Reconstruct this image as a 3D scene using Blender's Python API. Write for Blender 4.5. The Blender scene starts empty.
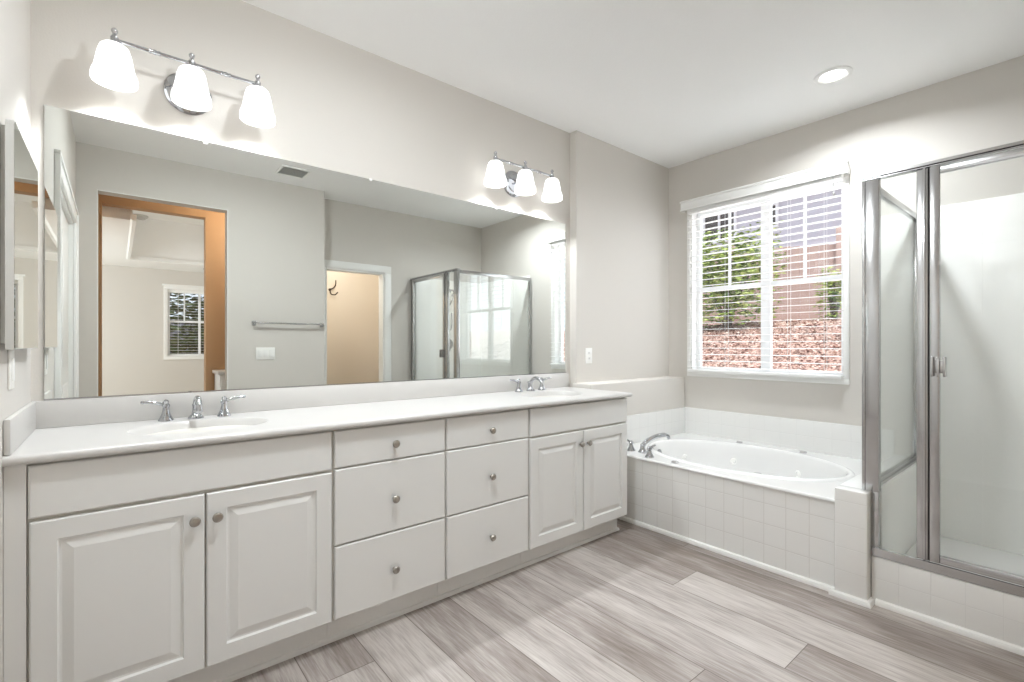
import bpy, bmesh, math, random
from mathutils import Vector, Matrix

S = bpy.context.scene
C = S.collection
PI = math.pi

# ------------------------------------------------------------------ camera, world, sun, exposure
H = 1.212                      # eye height
FPX = 479.8                    # focal length in pixels of the 1024 wide frame
YAW = math.radians(50.485)     # angle between the view axis and the X axis (vanity direction)
cam = bpy.data.cameras.new('camera')
cam_o = bpy.data.objects.new('camera', cam)
C.objects.link(cam_o)
cam.sensor_fit = 'HORIZONTAL'
cam.sensor_width = 36.0
cam.lens = FPX * 36.0 / 1024.0
cam.shift_y = (344.8 - 341.0) / 1024.0
cam.clip_start = 0.02
cam_o.location = (0, 0, H)
cam_o.rotation_euler = (PI / 2, 0, YAW - PI / 2)
S.camera = cam_o

W = bpy.data.worlds.new('world')
S.world = W
W.use_nodes = True
_nt = W.node_tree
_bg = _nt.nodes['Background']
_bg.inputs['Color'].default_value = (0.80, 0.88, 1.0, 1)
_bg.inputs['Strength'].default_value = 0.45

_s = bpy.data.lights.new('sun', 'SUN')
_s.energy = 1.5
_s.angle = math.radians(1.5)
_s.color = (1.0, 0.95, 0.88)
_so = bpy.data.objects.new('sun', _s)
C.objects.link(_so)
_so.rotation_euler = (math.radians(14), math.radians(-20), 0)

S.view_settings.view_transform = 'Standard'
S.view_settings.look = 'None'
S.view_settings.gamma = 1.0
S.view_settings.use_curve_mapping = False
S.view_settings.exposure = 1.72
S.cycles.max_bounces = 14
S.cycles.diffuse_bounces = 8
S.cycles.glossy_bounces = 8
S.cycles.transmission_bounces = 8
S.cycles.transparent_max_bounces = 24
S.cycles.sample_clamp_indirect = 6.0
S.cycles.caustics_reflective = False
S.cycles.caustics_refractive = False


def area(name, loc, rot, sx, sy, energy, col):
    l = bpy.data.lights.new(name, 'AREA')
    l.shape = 'RECTANGLE'
    l.size = sx
    l.size_y = sy
    l.energy = energy
    l.color = col
    o = bpy.data.objects.new(name, l)
    o.location = loc
    o.rotation_euler = rot
    C.objects.link(o)
    return o


def point(name, loc, energy, col, r=0.03):
    l = bpy.data.lights.new(name, 'POINT')
    l.energy = energy
    l.color = col
    l.shadow_soft_size = r
    o = bpy.data.objects.new(name, l)
    o.location = loc
    C.objects.link(o)
    return o


ZC_ = 2.78
WARM = (0.91, 0.962, 1.0)
# daylight of the bathroom window (just outside its glass) and of an added, unseen bedroom side window
area('daylight_bath_window', (3.96, 1.63, 1.66), (0, math.radians(90), 0), 1.3, 1.1, 3.2, (0.93, 0.97, 1.0))
area('added_side_daylight', (-2.25, -2.9, 1.5), (0, math.radians(-90), 0), 1.6, 2.2, 22, (0.95, 0.98, 1.0))
area('daylight_bedroom_back', (1.1, -4.98, 1.6), (math.radians(-90), 0, 0), 0.9, 1.1, 10, (0.93, 0.97, 1.0))
# unseen bulbs of the hall and of the toilet room, and an added hall fill
point('hall_bulb', (0.9, -0.5, 2.55), 1.6, (1.0, 0.80, 0.58), 0.05)
area('added_hall_fill', (1.3, -0.42, ZC_ - 0.02), (0, 0, 0), 0.3, 0.3, 3.2, (1.0, 0.93, 0.84))  # added to brighten the bathroom through the doorway
point('toilet_room_bulb', (2.15, -0.85, 2.4), 6.0, (1.0, 0.96, 0.92), 0.05)

# ------------------------------------------------------------------ key measures (metres)
ZC = 2.78
XL = -0.241
YM = 2.47      # vanity wall
XJ = 2.594     # jog
YT = 2.405     # wall over the tub ledge
XW = 3.79      # window wall
YB = -0.07     # wall with the doorway
XN = 1.64      # end of that wall
YK = -0.32     # wall behind shower, with toilet room door


# ------------------------------------------------------------------ materials
def lin(c):
    return tuple((v / 12.92 if v <= 0.04045 else ((v + 0.055) / 1.055) ** 2.4) for v in [q / 255.0 for q in c])


def new_mat(name):
    m = bpy.data.materials.new(name)
    m.use_nodes = True
    nt = m.node_tree
    return m, nt, nt.nodes['Principled BSDF']


def add_noise_bump(nt, b, scale, strength, dist=0.001, detail=4):
    tc = nt.nodes.new('ShaderNodeTexCoord')
    n = nt.nodes.new('ShaderNodeTexNoise')
    n.inputs['Scale'].default_value = scale
    n.inputs['Detail'].default_value = detail
    bp = nt.nodes.new('ShaderNodeBump')
    bp.inputs['Strength'].default_value = strength
    bp.inputs['Distance'].default_value = dist
    nt.links.new(tc.outputs['Object'], n.inputs['Vector'])
    nt.links.new(n.outputs['Fac'], bp.inputs['Height'])
    nt.links.new(bp.outputs['Normal'], b.inputs['Normal'])
    return n


def mat(name, col, rough=0.5, metal=0.0, bump=None, spec=0.5, coat=0.0, var=0.0):
    m, nt, b = new_mat(name)
    b.inputs['Base Color'].default_value = (*lin(col), 1)
    b.inputs['Roughness'].default_value = rough
    b.inputs['Metallic'].default_value = metal
    b.inputs['Specular IOR Level'].default_value = spec
    b.inputs['Coat Weight'].default_value = coat
    b.inputs['Coat Roughness'].default_value = 0.08
    if bump:
        add_noise_bump(nt, b, *bump)
    if var:
        tc = nt.nodes.new('ShaderNodeTexCoord')
        n = nt.nodes.new('ShaderNodeTexNoise')
        n.inputs['Scale'].default_value = 3.0
        n.inputs['Detail'].default_value = 3
        mx = nt.nodes.new('ShaderNodeMix')
        mx.data_type = 'RGBA'
        a = lin(col)
        mx.inputs[6].default_value = (*[v * (1 - var) for v in a], 1)
        mx.inputs[7].default_value = (*[min(1, v * (1 + var)) for v in a], 1)
        nt.links.new(tc.outputs['Object'], n.inputs['Vector'])
        nt.links.new(n.outputs['Fac'], mx.inputs[0])
        nt.links.new(mx.outputs[2], b.inputs['Base Color'])
    return m


M = {}
M['paint'] = mat('wall_paint', (213, 209, 203), 0.75, bump=(140, 0.25, 0.0015), spec=0.3, var=0.012)
M['paint_dim_lit'] = mat('hall_tan_dim_lit', (176, 142, 108), 0.7, bump=(140, 0.2, 0.0015), spec=0.3)  # tan darkened to hold the hall's dim, warm light
M['paint_warm_lit'] = mat('wall_paint_warm_lit', (222, 212, 198), 0.7, bump=(140, 0.2, 0.0015), spec=0.3)  # same wall paint with warm bulb light mixed into its colour
M['ceiling'] = mat('ceiling_paint', (247, 247, 246), 0.85, bump=(90, 0.35, 0.002), spec=0.2)
M['trim'] = mat('white_trim_paint', (240, 240, 238), 0.4)
M['cabinet'] = mat('cabinet_thermofoil', (226, 226, 224), 0.38, bump=(20, 0.05, 0.001))
M['cab_in'] = mat('cabinet_carcass', (214, 211, 204), 0.5, bump=(30, 0.05, 0.001))
M['marble'] = mat('cultured_marble', (205, 203, 200), 0.28, coat=0.0, var=0.01)
M['acrylic'] = mat('white_acrylic', (230, 230, 229), 0.14, coat=0.4, var=0.008)
M['surround'] = mat('shower_surround_acrylic', (247, 247, 244), 0.3, var=0.008)
M['chrome'] = mat('polished_chrome', (190, 192, 196), 0.07, 1.0, var=0.02)
M['brushed'] = mat('brushed_chrome_frame', (194, 194, 195), 0.19, 1.0, bump=(60, 0.05, 0.0005))
M['nickel'] = mat('brushed_nickel', (172, 166, 158), 0.28, 1.0, bump=(90, 0.05, 0.0005))
M['plastic'] = mat('white_plastic', (243, 243, 240), 0.35, var=0.01)
M['dark'] = mat('dark_slot', (40, 40, 40), 0.6, var=0.05)
M['duct'] = mat('grey_duct', (200, 200, 198), 0.8, var=0.03)
M['rubber'] = mat('dark_seal', (70, 68, 66), 0.6, var=0.05)
M['blind'] = mat('white_blind_slats', (245, 245, 244), 0.45, var=0.01)
M['vinyl'] = mat('white_vinyl_frame', (242, 243, 244), 0.35, var=0.01)
M['hook'] = mat('dark_bronze', (70, 58, 48), 0.4, 0.8, var=0.05)
M['carpet'] = mat('bedroom_carpet', (196, 186, 170), 0.95, bump=(400, 0.6, 0.004), spec=0.1)
M['mirror'] = mat('mirror_silver', (240, 243, 240), 0.0, 1.0)
M['mirror_edge'] = mat('mirror_edge', (120, 140, 134), 0.2, 0.3, var=0.03)
M['stucco'] = mat('neighbour_stucco', (205, 203, 212), 0.9, bump=(60, 0.4, 0.004), var=0.03)
M['rooftile'] = mat('neighbour_roof', (120, 100, 90), 0.9, bump=(20, 0.5, 0.02), var=0.1)
M['darkglass'] = mat('far_window_glass', (70, 62, 58), 0.1, var=0.1)
M['bark'] = mat('bark', (96, 78, 62), 0.9, bump=(30, 0.6, 0.01), var=0.15)


def emit_mat(name, col, strength, base=(250, 250, 248)):
    m, nt, b = new_mat(name)
    b.inputs['Base Color'].default_value = (*lin(base), 1)
    b.inputs['Roughness'].default_value = 0.3
    b.inputs['Emission Color'].default_value = (*col, 1)
    b.inputs['Emission Strength'].default_value = strength
    n = nt.nodes.new('ShaderNodeTexNoise')
    n.inputs['Scale'].default_value = 8
    bp = nt.nodes.new('ShaderNodeBump')
    bp.inputs['Strength'].default_value = 0.02
    nt.links.new(n.outputs['Fac'], bp.inputs['Height'])
    nt.links.new(bp.outputs['Normal'], b.inputs['Normal'])
    return m


M['shade'] = emit_mat('lit_frosted_glass', (0.96, 0.978, 1.0), 0.4)
M['bulb'] = emit_mat('lit_bulb', (1.0, 0.96, 0.92), 3.0)
M['lens'] = emit_mat('lit_ceiling_lens', (1.0, 0.99, 0.93), 3.0)


def glass_mat(name, tint=(0.97, 0.985, 0.98), f0=0.04, rough=0.0):
    m = bpy.data.materials.new(name)
    m.use_nodes = True
    nt = m.node_tree
    nt.nodes.clear()
    out = nt.nodes.new('ShaderNodeOutputMaterial')
    tr = nt.nodes.new('ShaderNodeBsdfTransparent')
    tr.inputs['Color'].default_value = (*tint, 1)
    gl = nt.nodes.new('ShaderNodeBsdfGlossy')
    gl.inputs['Roughness'].default_value = rough
    gl.inputs['Color'].default_value = (0.95, 0.97, 0.96, 1)
    # Schlick reflectance that is the same on both faces of the sheet
    lw = nt.nodes.new('ShaderNodeLayerWeight')
    lw.inputs['Blend'].default_value = 0.5
    pw = nt.nodes.new('ShaderNodeMath'); pw.operation = 'POWER'; pw.inputs[1].default_value = 5.0
    fr = nt.nodes.new('ShaderNodeMath'); fr.operation = 'MULTIPLY_ADD'; fr.inputs[1].default_value = 0.9; fr.inputs[2].default_value = f0
    mx = nt.nodes.new('ShaderNodeMixShader')
    nt.links.new(lw.outputs['Facing'], pw.inputs[0])
    nt.links.new(pw.outputs[0], fr.inputs[0])
    nt.links.new(fr.outputs[0], mx.inputs[0])
    nt.links.new(tr.outputs[0], mx.inputs[1])
    nt.links.new(gl.outputs[0], mx.inputs[2])
    nt.links.new(mx.outputs[0], out.inputs[0])
    return m


M['glass'] = glass_mat('clear_shower_glass', (0.985, 0.99, 0.986))
M['glass_side'] = glass_mat('coated_shower_glass', (0.985, 0.99, 0.986), 0.13)
M['pane'] = glass_mat('window_glass', (0.985, 0.99, 0.99))


def tile_mat(name, col, grout, size_h, size_v, off_h=0.0, off_v=0.0, axis='Y', gw=0.0022, rough=0.16):
    """square wall tiles; axis = world axis that runs along the wall (object coords = world here)"""
    m, nt, b = new_mat(name)
    L = nt.links.new
    tc = nt.nodes.new('ShaderNodeTexCoord')
    sp = nt.nodes.new('ShaderNodeSeparateXYZ')
    L(tc.outputs['Object'], sp.inputs[0])

    def line(sock, size, off):
        a = nt.nodes.new('ShaderNodeMath'); a.operation = 'SUBTRACT'; a.inputs[1].default_value = off
        L(sock, a.inputs[0])
        d = nt.nodes.new('ShaderNodeMath'); d.operation = 'PINGPONG'; d.inputs[1].default_value = size / 2
        L(a.outputs[0], d.inputs[0])
        r = nt.nodes.new('ShaderNodeMapRange')
        r.inputs['From Min'].default_value = gw * 0.4
        r.inputs['From Max'].default_value = gw * 1.6
        L(d.outputs[0], r.inputs['Value'])
        return r.outputs[0]

    h = line(sp.outputs[axis], size_h, off_h)
    v = line(sp.outputs['Z'], size_v, off_v)
    mn = nt.nodes.new('ShaderNodeMath'); mn.operation = 'MINIMUM'
    L(h, mn.inputs[0]); L(v, mn.inputs[1])
    mx = nt.nodes.new('ShaderNodeMix'); mx.data_type = 'RGBA'
    mx.inputs[6].default_value = (*lin(grout), 1)
    mx.inputs[7].default_value = (*lin(col), 1)
    L(mn.outputs[0], mx.inputs[0])
    L(mx.outputs[2], b.inputs['Base Color'])
    bp = nt.nodes.new('ShaderNodeBump'); bp.inputs['Strength'].default_value = 0.5; bp.inputs['Distance'].default_value = 0.0012
    L(mn.outputs[0], bp.inputs['Height']); L(bp.outputs['Normal'], b.inputs['Normal'])
    b.inputs['Roughness'].default_value = rough
    return m


TW, TG = (232, 232, 230), (221, 220, 217)
M['tileY'] = tile_mat('white_tile_along_y', TW, TG, 0.111, 0.111, 0.807, 0.020, 'Y')
M['tileW'] = tile_mat('wainscot_tile_along_y', TW, (227, 227, 225), 0.111, 0.111, 0.807, 0.010, 'Y', 0.0015)
M['tileK'] = tile_mat('knee_tile_along_y', TW, (225, 225, 222), 0.133, 0.111, 0.667, 0.020, 'Y', 0.0015)
M['tileX'] = tile_mat('white_tile_along_x', TW, (227, 227, 225), 0.111, 0.111, 0.02, 0.010, 'X', 0.0015)


def plank_mat():
    m, nt, b = new_mat('greige_wood_planks')
    L = nt.links.new
    N = nt.nodes.new

    def math_(op, a, bb=None, c=None):
        n = N('ShaderNodeMath'); n.operation = op
        for i, v in enumerate((a, bb, c)):
            if v is None: continue
            if isinstance(v, (int, float)): n.inputs[i].default_value = v
            else: L(v, n.inputs[i])
        return n.outputs[0]

    tc = N('ShaderNodeTexCoord')
    sp = N('ShaderNodeSeparateXYZ'); L(tc.outputs['Object'], sp.inputs[0])
    PW, X0, PL = 0.2332, 0.765 - 0.2332 * 8, 1.83
    cx = math_('DIVIDE', math_('SUBTRACT', sp.outputs['X'], X0), PW)
    ci = math_('FLOOR', cx)
    cf = math_('FRACT', cx)
    # joint position of each plank column: photographed ones set, others scattered
    joint = {7: 1.755, 8: 0.85, 9: 0.20, 10: 0.45, 11: 0.924, 12: 0.25, 13: 0.736, 14: 1.352, 15: 0.12}
    ramp = N('ShaderNodeValToRGB'); ramp.color_ramp.interpolation = 'CONSTANT'
    els = ramp.color_ramp.elements
    vals = [(i, (joint.get(i, (i * 0.67) % PL) % PL) / PL) for i in range(5, 17)]
    els[0].position = 0.0; els[0].color = (0.3, 0.3, 0.3, 1)
    els[1].position = vals[0][0] / 32.0; els[1].color = (vals[0][1],) * 3 + (1,)
    for i, v in vals[1:]:
        e = els.new(i / 32.0); e.color = (v, v, v, 1)
    L(math_('DIVIDE', math_('ADD', ci, 0.5), 32.0), ramp.inputs[0])
    cy = math_('SUBTRACT', math_('DIVIDE', sp.outputs['Y'], PL), ramp.outputs[0])
    ri = math_('FLOOR', cy)
    rf = math_('FRACT', cy)
    # per plank random numbers
    wn = N('ShaderNodeTexWhiteNoise'); wn.noise_dimensions = '3D'
    cb = N('ShaderNodeCombineXYZ'); L(ci, cb.inputs[0]); L(ri, cb.inputs[1]); cb.inputs[2].default_value = 7.3
    L(cb.outputs[0], wn.inputs['Vector'])
    def tone_ramp(tab):
        q = N('ShaderNodeValToRGB'); q.color_ramp.interpolation = 'CONSTANT'
        el = q.color_ramp.elements
        el[0].position = 0.0; el[0].color = (0.5, 0.5, 0.5, 1)
        ks = sorted(tab)
        el[1].position = ks[0] / 32.0; el[1].color = (tab[ks[0]],) * 3 + (1,)
        for k_ in ks[1:]:
            e_ = el.new(k_ / 32.0); e_.color = (tab[k_],) * 3 + (1,)
        L(math_('DIVIDE', math_('ADD', ci, 0.5), 32.0), q.inputs[0])
        return q.outputs[0]
    hi_t = tone_ramp({5: .5, 6: .4, 7: .28, 8: .55, 9: .38, 10: .62, 11: .42, 12: .60, 13: .72, 14: .22, 15: .18, 16: .3})
    lo_t = tone_ramp({5: .5, 6: .6, 7: .62, 8: .3, 9: .62, 10: .4, 11: .55, 12: .55, 13: .18, 14: .66, 15: .3, 16: .5})
    sel = math_('GREATER_THAN', ri, -0.5)
    rnd = math_('ADD', math_('MULTIPLY', hi_t, sel), math_('MULTIPLY', lo_t, math_('SUBTRACT', 1.0, sel)))
    rs = N('ShaderNodeSeparateColor'); L(wn.outputs['Color'], rs.inputs[0])
    # grain: stretched noise shifted for each plank
    g = N('ShaderNodeCombineXYZ')
    L(math_('ADD', math_('MULTIPLY', sp.outputs['X'], 42.0), math_('MULTIPLY', rs.outputs[0], 80.0)), g.inputs[0])
    L(math_('ADD', math_('MULTIPLY', sp.outputs['Y'], 4.2), math_('MULTIPLY', rs.outputs[1], 50.0)), g.inputs[1])
    n1 = N('ShaderNodeTexNoise'); n1.inputs['Scale'].default_value = 1.0; n1.inputs['Detail'].default_value = 7
    n1.inputs['Roughness'].default_value = 0.62; n1.inputs['Distortion'].default_value = 0.25
    L(g.outputs[0], n1.inputs['Vector'])
    g2 = N('ShaderNodeCombineXYZ')
    L(math_('ADD', math_('MULTIPLY', sp.outputs['X'], 5.0), math_('MULTIPLY', rs.outputs[2], 60.0)), g2.inputs[0])
    L(math_('ADD', math_('MULTIPLY', sp.outputs['Y'], 1.0), math_('MULTIPLY', rs.outputs[0], 40.0)), g2.inputs[1])
    n2 = N('ShaderNodeTexNoise'); n2.inputs['Scale'].default_value = 1.3; n2.inputs['Detail'].default_value = 4
    n2.inputs['Distortion'].default_value = 0.6
    L(g2.outputs[0], n2.inputs['Vector'])
    g3 = N('ShaderNodeCombineXYZ')
    L(math_('MULTIPLY', sp.outputs['X'], 160.0), g3.inputs[0])
    L(math_('ADD', math_('MULTIPLY', sp.outputs['Y'], 7.0), math_('MULTIPLY', rs.outputs[0], 90.0)), g3.inputs[1])
    n3 = N('ShaderNodeTexNoise'); n3.inputs['Scale'].default_value = 1.0; n3.inputs['Detail'].default_value = 3
    L(g3.outputs[0], n3.inputs['Vector'])
    t = math_('ADD', math_('MULTIPLY', n1.outputs['Fac'], 0.42), math_('MULTIPLY', n2.outputs['Fac'], 0.52))
    t = math_('ADD', t, math_('MULTIPLY', n3.outputs['Fac'], 0.36))
    t = math_('ADD', t, math_('MULTIPLY', math_('SUBTRACT', rnd, 0.5), 0.34))
    mr = N('ShaderNodeMapRange')
    mr.inputs['From Min'].default_value = 0.44; mr.inputs['From Max'].default_value = 0.90
    L(t, mr.inputs['Value'])
    cr = N('ShaderNodeValToRGB')
    e = cr.color_ramp.elements
    e[0].position = 0.0; e[0].color = (*lin((124, 113, 105)), 1)
    e[1].position = 1.0; e[1].color = (*lin((202, 196, 191)), 1)
    q = e.new(0.35); q.color = (*lin((155, 146, 141)), 1)
    q = e.new(0.65); q.color = (*lin((184, 177, 172)), 1)
    L(mr.outputs[0], cr.inputs[0])
    # seams
    ex = math_('MULTIPLY', math_('MINIMUM', cf, math_('SUBTRACT', 1.0, cf)), PW)
    ey = math_('MULTIPLY', math_('MINIMUM', rf, math_('SUBTRACT', 1.0, rf)), PL)
    sm = N('ShaderNodeMapRange'); sm.inputs['From Min'].default_value = 0.0006; sm.inputs['From Max'].default_value = 0.0022
    L(math_('MINIMUM', ex, ey), sm.inputs['Value'])
    mx = N('ShaderNodeMix'); mx.data_type = 'RGBA'
    mx.inputs[6].default_value = (*lin((92, 80, 72)), 1)
    L(sm.outputs[0], mx.inputs[0]); L(cr.outputs[0], mx.inputs[7])
    L(mx.outputs[2], b.inputs['Base Color'])
    b.inputs['Roughness'].default_value = 0.42
    bp = N('ShaderNodeBump'); bp.inputs['Strength'].default_value = 0.25; bp.inputs['Distance'].default_value = 0.001
    L(math_('ADD', math_('MULTIPLY', n1.outputs['Fac'], 0.5), sm.outputs[0]), bp.inputs['Height'])
    L(bp.outputs['Normal'], b.inputs['Normal'])
    return m


M['plank'] = plank_mat()


def speckle_mat(name, cols, scale, bump=0.6):
    m, nt, b = new_mat(name)
    L = nt.links.new
    tc = nt.nodes.new('ShaderNodeTexCoord')
    v = nt.nodes.new('ShaderNodeTexVoronoi'); v.inputs['Scale'].default_value = scale
    L(tc.outputs['Object'], v.inputs['Vector'])
    sc = nt.nodes.new('ShaderNodeSeparateColor'); L(v.outputs['Color'], sc.inputs[0])
    cr = nt.nodes.new('ShaderNodeValToRGB')
    e = cr.color_ramp.elements
    e[0].color = (*lin(cols[0]), 1); e[1].color = (*lin(cols[-1]), 1)
    for i, c in enumerate(cols[1:-1]):
        q = e.new((i + 1) / (len(cols) - 1)); q.color = (*lin(c), 1)
    L(sc.outputs[0], cr.inputs[0]); L(cr.outputs[0], b.inputs['Base Color'])
    bp = nt.nodes.new('ShaderNodeBump'); bp.inputs['Strength'].default_value = bump; bp.inputs['Distance'].default_value = 0.03
    L(v.outputs['Distance'], bp.inputs['Height']); L(bp.outputs['Normal'], b.inputs['Normal'])
    b.inputs['Roughness'].default_value = 0.9
    return m


M['mulch'] = speckle_mat('leaf_mulch', [(96, 66, 60), (150, 112, 102), (206, 178, 166), (176, 136, 122), (232, 212, 202)], 45)
M['leaf'] = speckle_mat('shrub_leaves', [(66, 92, 40), (120, 146, 60), (168, 186, 90), (206, 216, 140)], 9, 0.2)
M['leaf_dark'] = speckle_mat('dark_leaves', [(52, 66, 44), (78, 92, 60), (100, 112, 80)], 8, 0.2)
M['fence'] = mat('weathered_fence_boards', (186, 160, 152), 0.85, bump=(12, 0.5, 0.006), var=0.12)


# ------------------------------------------------------------------ mesh helpers
def bm_new():
    return bmesh.new()


def box(bm, x0, x1, y0, y1, z0, z1, bev=0.0, seg=2):
    vs = [bm.verts.new(p) for p in ((x0, y0, z0), (x1, y0, z0), (x1, y1, z0), (x0, y1, z0),
                                    (x0, y0, z1), (x1, y0, z1), (x1, y1, z1), (x0, y1, z1))]
    fs = [bm.faces.new([vs[i] for i in q]) for q in ((0, 3, 2, 1), (4, 5, 6, 7), (0, 1, 5, 4), (1, 2, 6, 5), (2, 3, 7, 6), (3, 0, 4, 7))]
    if bev > 0:
        es = list({e for f in fs for e in f.edges})
        bmesh.ops.bevel(bm, geom=es, offset=bev, segments=seg, profile=0.5, affect='EDGES')
    return bm


def ring_faces(bm, a, b, flip=False):
    n = len(a)
    for i in range(n):
        j = (i + 1) % n
        q = [a[i], a[j], b[j], b[i]]
        if flip: q.reverse()
        try: bm.faces.new(q)
        except ValueError: pass


def lathe(bm, prof, center=(0, 0, 0), n=32, mtx=None, sx=1.0, sy=1.0, cap=True, flute=0, fd=0.0):
    """prof: list of (radius, height) bottom or top first; axis Z through center"""
    rings = []
    c = Vector(center)
    for r, h in prof:
        rg = []
        for i in range(n):
            a = 2 * PI * i / n
            rr = r * (1 + fd * math.cos(flute * a)) if flute else r
            p = Vector((rr * math.cos(a) * sx, rr * math.sin(a) * sy, h))
            if mtx: p = mtx @ p
            rg.append(bm.verts.new(c + p))
        rings.append(rg)
    for a, b in zip(rings, rings[1:]):
        ring_faces(bm, a, b)
    if cap:
        if prof[0][0] > 1e-6: bm.faces.new(list(reversed(rings[0])))
        if prof[-1][0] > 1e-6: bm.faces.new(rings[-1])
    return bm


def axis_mtx(d):
    d = Vector(d).normalized()
    return Vector((0, 0, 1)).rotation_difference(d).to_matrix()


def rod(bm, a, b, r, n=14, r2=None):
    a, b = Vector(a), Vector(b)
    d = b - a
    lathe(bm, [(r, 0), (r2 or r, d.length)], a, n, axis_mtx(d))
    return bm


def tube(bm, pts, rad, n=12, cap=True):
    pts = [Vector(p) for p in pts]
    rads = rad if isinstance(rad, (list, tuple)) else [rad] * len(pts)
    up = None
    rings = []
    for i, p in enumerate(pts):
        t = (pts[min(i + 1, len(pts) - 1)] - pts[max(i - 1, 0)]).normalized()
        if up is None:
            up = Vector((0, 0, 1)) if abs(t.z) < 0.9 else Vector((1, 0, 0))
        s = t.cross(up).normalized()
        up = s.cross(t).normalized()
        rings.append([bm.verts.new(p + (s * math.cos(2 * PI * k / n) + up * math.sin(2 * PI * k / n)) * rads[i]) for k in range(n)])
    for a, b in zip(rings, rings[1:]):
        ring_faces(bm, a, b)
    if cap:
        bm.faces.new(list(reversed(rings[0])))
        bm.faces.new(rings[-1])
    return bm


def arc_pts(ctrl, n=8):
    """Catmull-Rom through ctrl"""
    P = [Vector(p) for p in ctrl]
    P = [P[0] * 2 - P[1]] + P + [P[-1] * 2 - P[-2]]
    out = []
    for i in range(1, len(P) - 2):
        for k in range(n):
            t = k / n
            a, b, c, d = P[i - 1], P[i], P[i + 1], P[i + 2]
            out.append(0.5 * ((2 * b) + (-a + c) * t + (2 * a - 5 * b + 4 * c - d) * t * t + (-a + 3 * b - 3 * c + d) * t ** 3))
    out.append(P[-2])
    return out


def sweep(bm, path, prof, closed=False):
    """path: xy points; prof: closed loop of (outward offset, z); outward = right-hand side of travel"""
    n = len(path)
    P = [Vector((p[0], p[1])) for p in path]
    rings = []
    for i in range(n):
        dirs = []
        if i > 0 or closed: dirs.append((P[i] - P[i - 1]).normalized())
        if i < n - 1 or closed: dirs.append((P[(i + 1) % n] - P[i]).normalized())
        ns = [Vector((d.y, -d.x)) for d in dirs]
        if len(ns) == 2:
            m = (ns[0] + ns[1]).normalized()
            m = m / max(0.2, m.dot(ns[0]))
        else:
            m = ns[0]
        rings.append([bm.verts.new((P[i].x + m.x * o, P[i].y + m.y * o, z)) for o, z in prof])
    for a, b in zip(rings, rings[1:]):
        ring_faces(bm, a, b)
    if closed:
        ring_faces(bm, rings[-1], rings[0])
    else:
        bm.faces.new(list(reversed(rings[0])))
        bm.faces.new(rings[-1])
    return bm


def plate(bm, x0, x1, y0, y1, z, ell, n=72):
    """flat face with an elliptical hole ell=(cx,cy,rx,ry); returns the hole ring"""
    cx, cy, rx, ry = ell
    inn, outr = [], []
    angs = [2 * PI * i / n for i in range(n)]
    corners = [math.atan2((cy_ - cy) / 1.0, (cx_ - cx)) % (2 * PI) for cx_, cy_ in ((x0, y0), (x1, y0), (x1, y1), (x0, y1))]
    for a in angs:
        inn.append(bm.verts.new((cx + rx * math.cos(a), cy + ry * math.sin(a), z)))
        # ray angle towards the rectangle
        da = math.atan2(ry * math.sin(a), rx * math.cos(a))
        dx, dy = math.cos(da), math.sin(da)
        ts = []
        if dx > 1e-9: ts.append((x1 - cx) / dx)
        if dx < -1e-9: ts.append((x0 - cx) / dx)
        if dy > 1e-9: ts.append((y1 - cy) / dy)
        if dy < -1e-9: ts.append((y0 - cy) / dy)
        t = min(ts)
        outr.append([cx + dx * t, cy + dy * t])
    for X, Y in ((x0, y0), (x1, y0), (x1, y1), (x0, y1)):
        k = min(range(n), key=lambda i: (outr[i][0] - X) ** 2 + (outr[i][1] - Y) ** 2)
        outr[k] = [X, Y]
    ov = [bm.verts.new((p[0], p[1], z)) for p in outr]
    ring_faces(bm, inn, ov, flip=True)
    return inn


def bowl(bm, ring, ell, z, prof):
    """prof: list of (scale, dz, shift_x, shift_y) below the rim; closes with a cap"""
    cx, cy, rx, ry = ell
    n = len(ring)
    prev = ring
    for p in prof:
        s, dz = p[0], p[1]
        ox, oy = (p[2], p[3]) if len(p) > 2 else (0, 0)
        cur = [bm.verts.new((cx + ox + rx * s * math.cos(2 * PI * i / n), cy + oy + ry * s * math.sin(2 * PI * i / n), z + dz)) for i in range(n)]
        ring_faces(bm, prev, cur, flip=True)
        prev = cur
    bm.faces.new(prev)


def panel_front(bm, x0, x1, z0, z1, yf, th, rings, s=1):
    """cabinet front facing -Y (s=1) with concentric profile rings (inset, depth)"""
    def rect(i, y):
        return [bm.verts.new(p) for p in ((x0 + i, y, z0 + i), (x1 - i, y, z0 + i), (x1 - i, y, z1 - i), (x0 + i, y, z1 - i))]
    back = rect(0, yf + s * th)
    prev = back
    for i, d in rings:
        cur = rect(i, yf + s * d)
        ring_faces(bm, prev, cur)
        prev = cur
    bm.faces.new(prev)
    bm.faces.new(list(reversed(back)))
    return bm


def frame_x(bm, x0, x1, a0, a1, z0, z1, wl, wr, wb, wt, bev=0.003):
    '''rectangular frame lying in a plane of constant x, four pieces that only touch'''
    box(bm, x0, x1, a0, a0 + wl, z0 + wb, z1 - wt, bev)
    box(bm, x0, x1, a1 - wr, a1, z0 + wb, z1 - wt, bev)
    box(bm, x0, x1, a0, a1, z0, z0 + wb, bev)
    box(bm, x0, x1, a0, a1, z1 - wt, z1, bev)


def frame_y(bm, y0, y1, a0, a1, z0, z1, wl, wr, wb, wt, bev=0.003):
    box(bm, a0, a0 + wl, y0, y1, z0 + wb, z1 - wt, bev)
    box(bm, a1 - wr, a1, y0, y1, z0 + wb, z1 - wt, bev)
    box(bm, a0, a1, y0, y1, z0, z0 + wb, bev)
    box(bm, a0, a1, y0, y1, z1 - wt, z1, bev)


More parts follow.
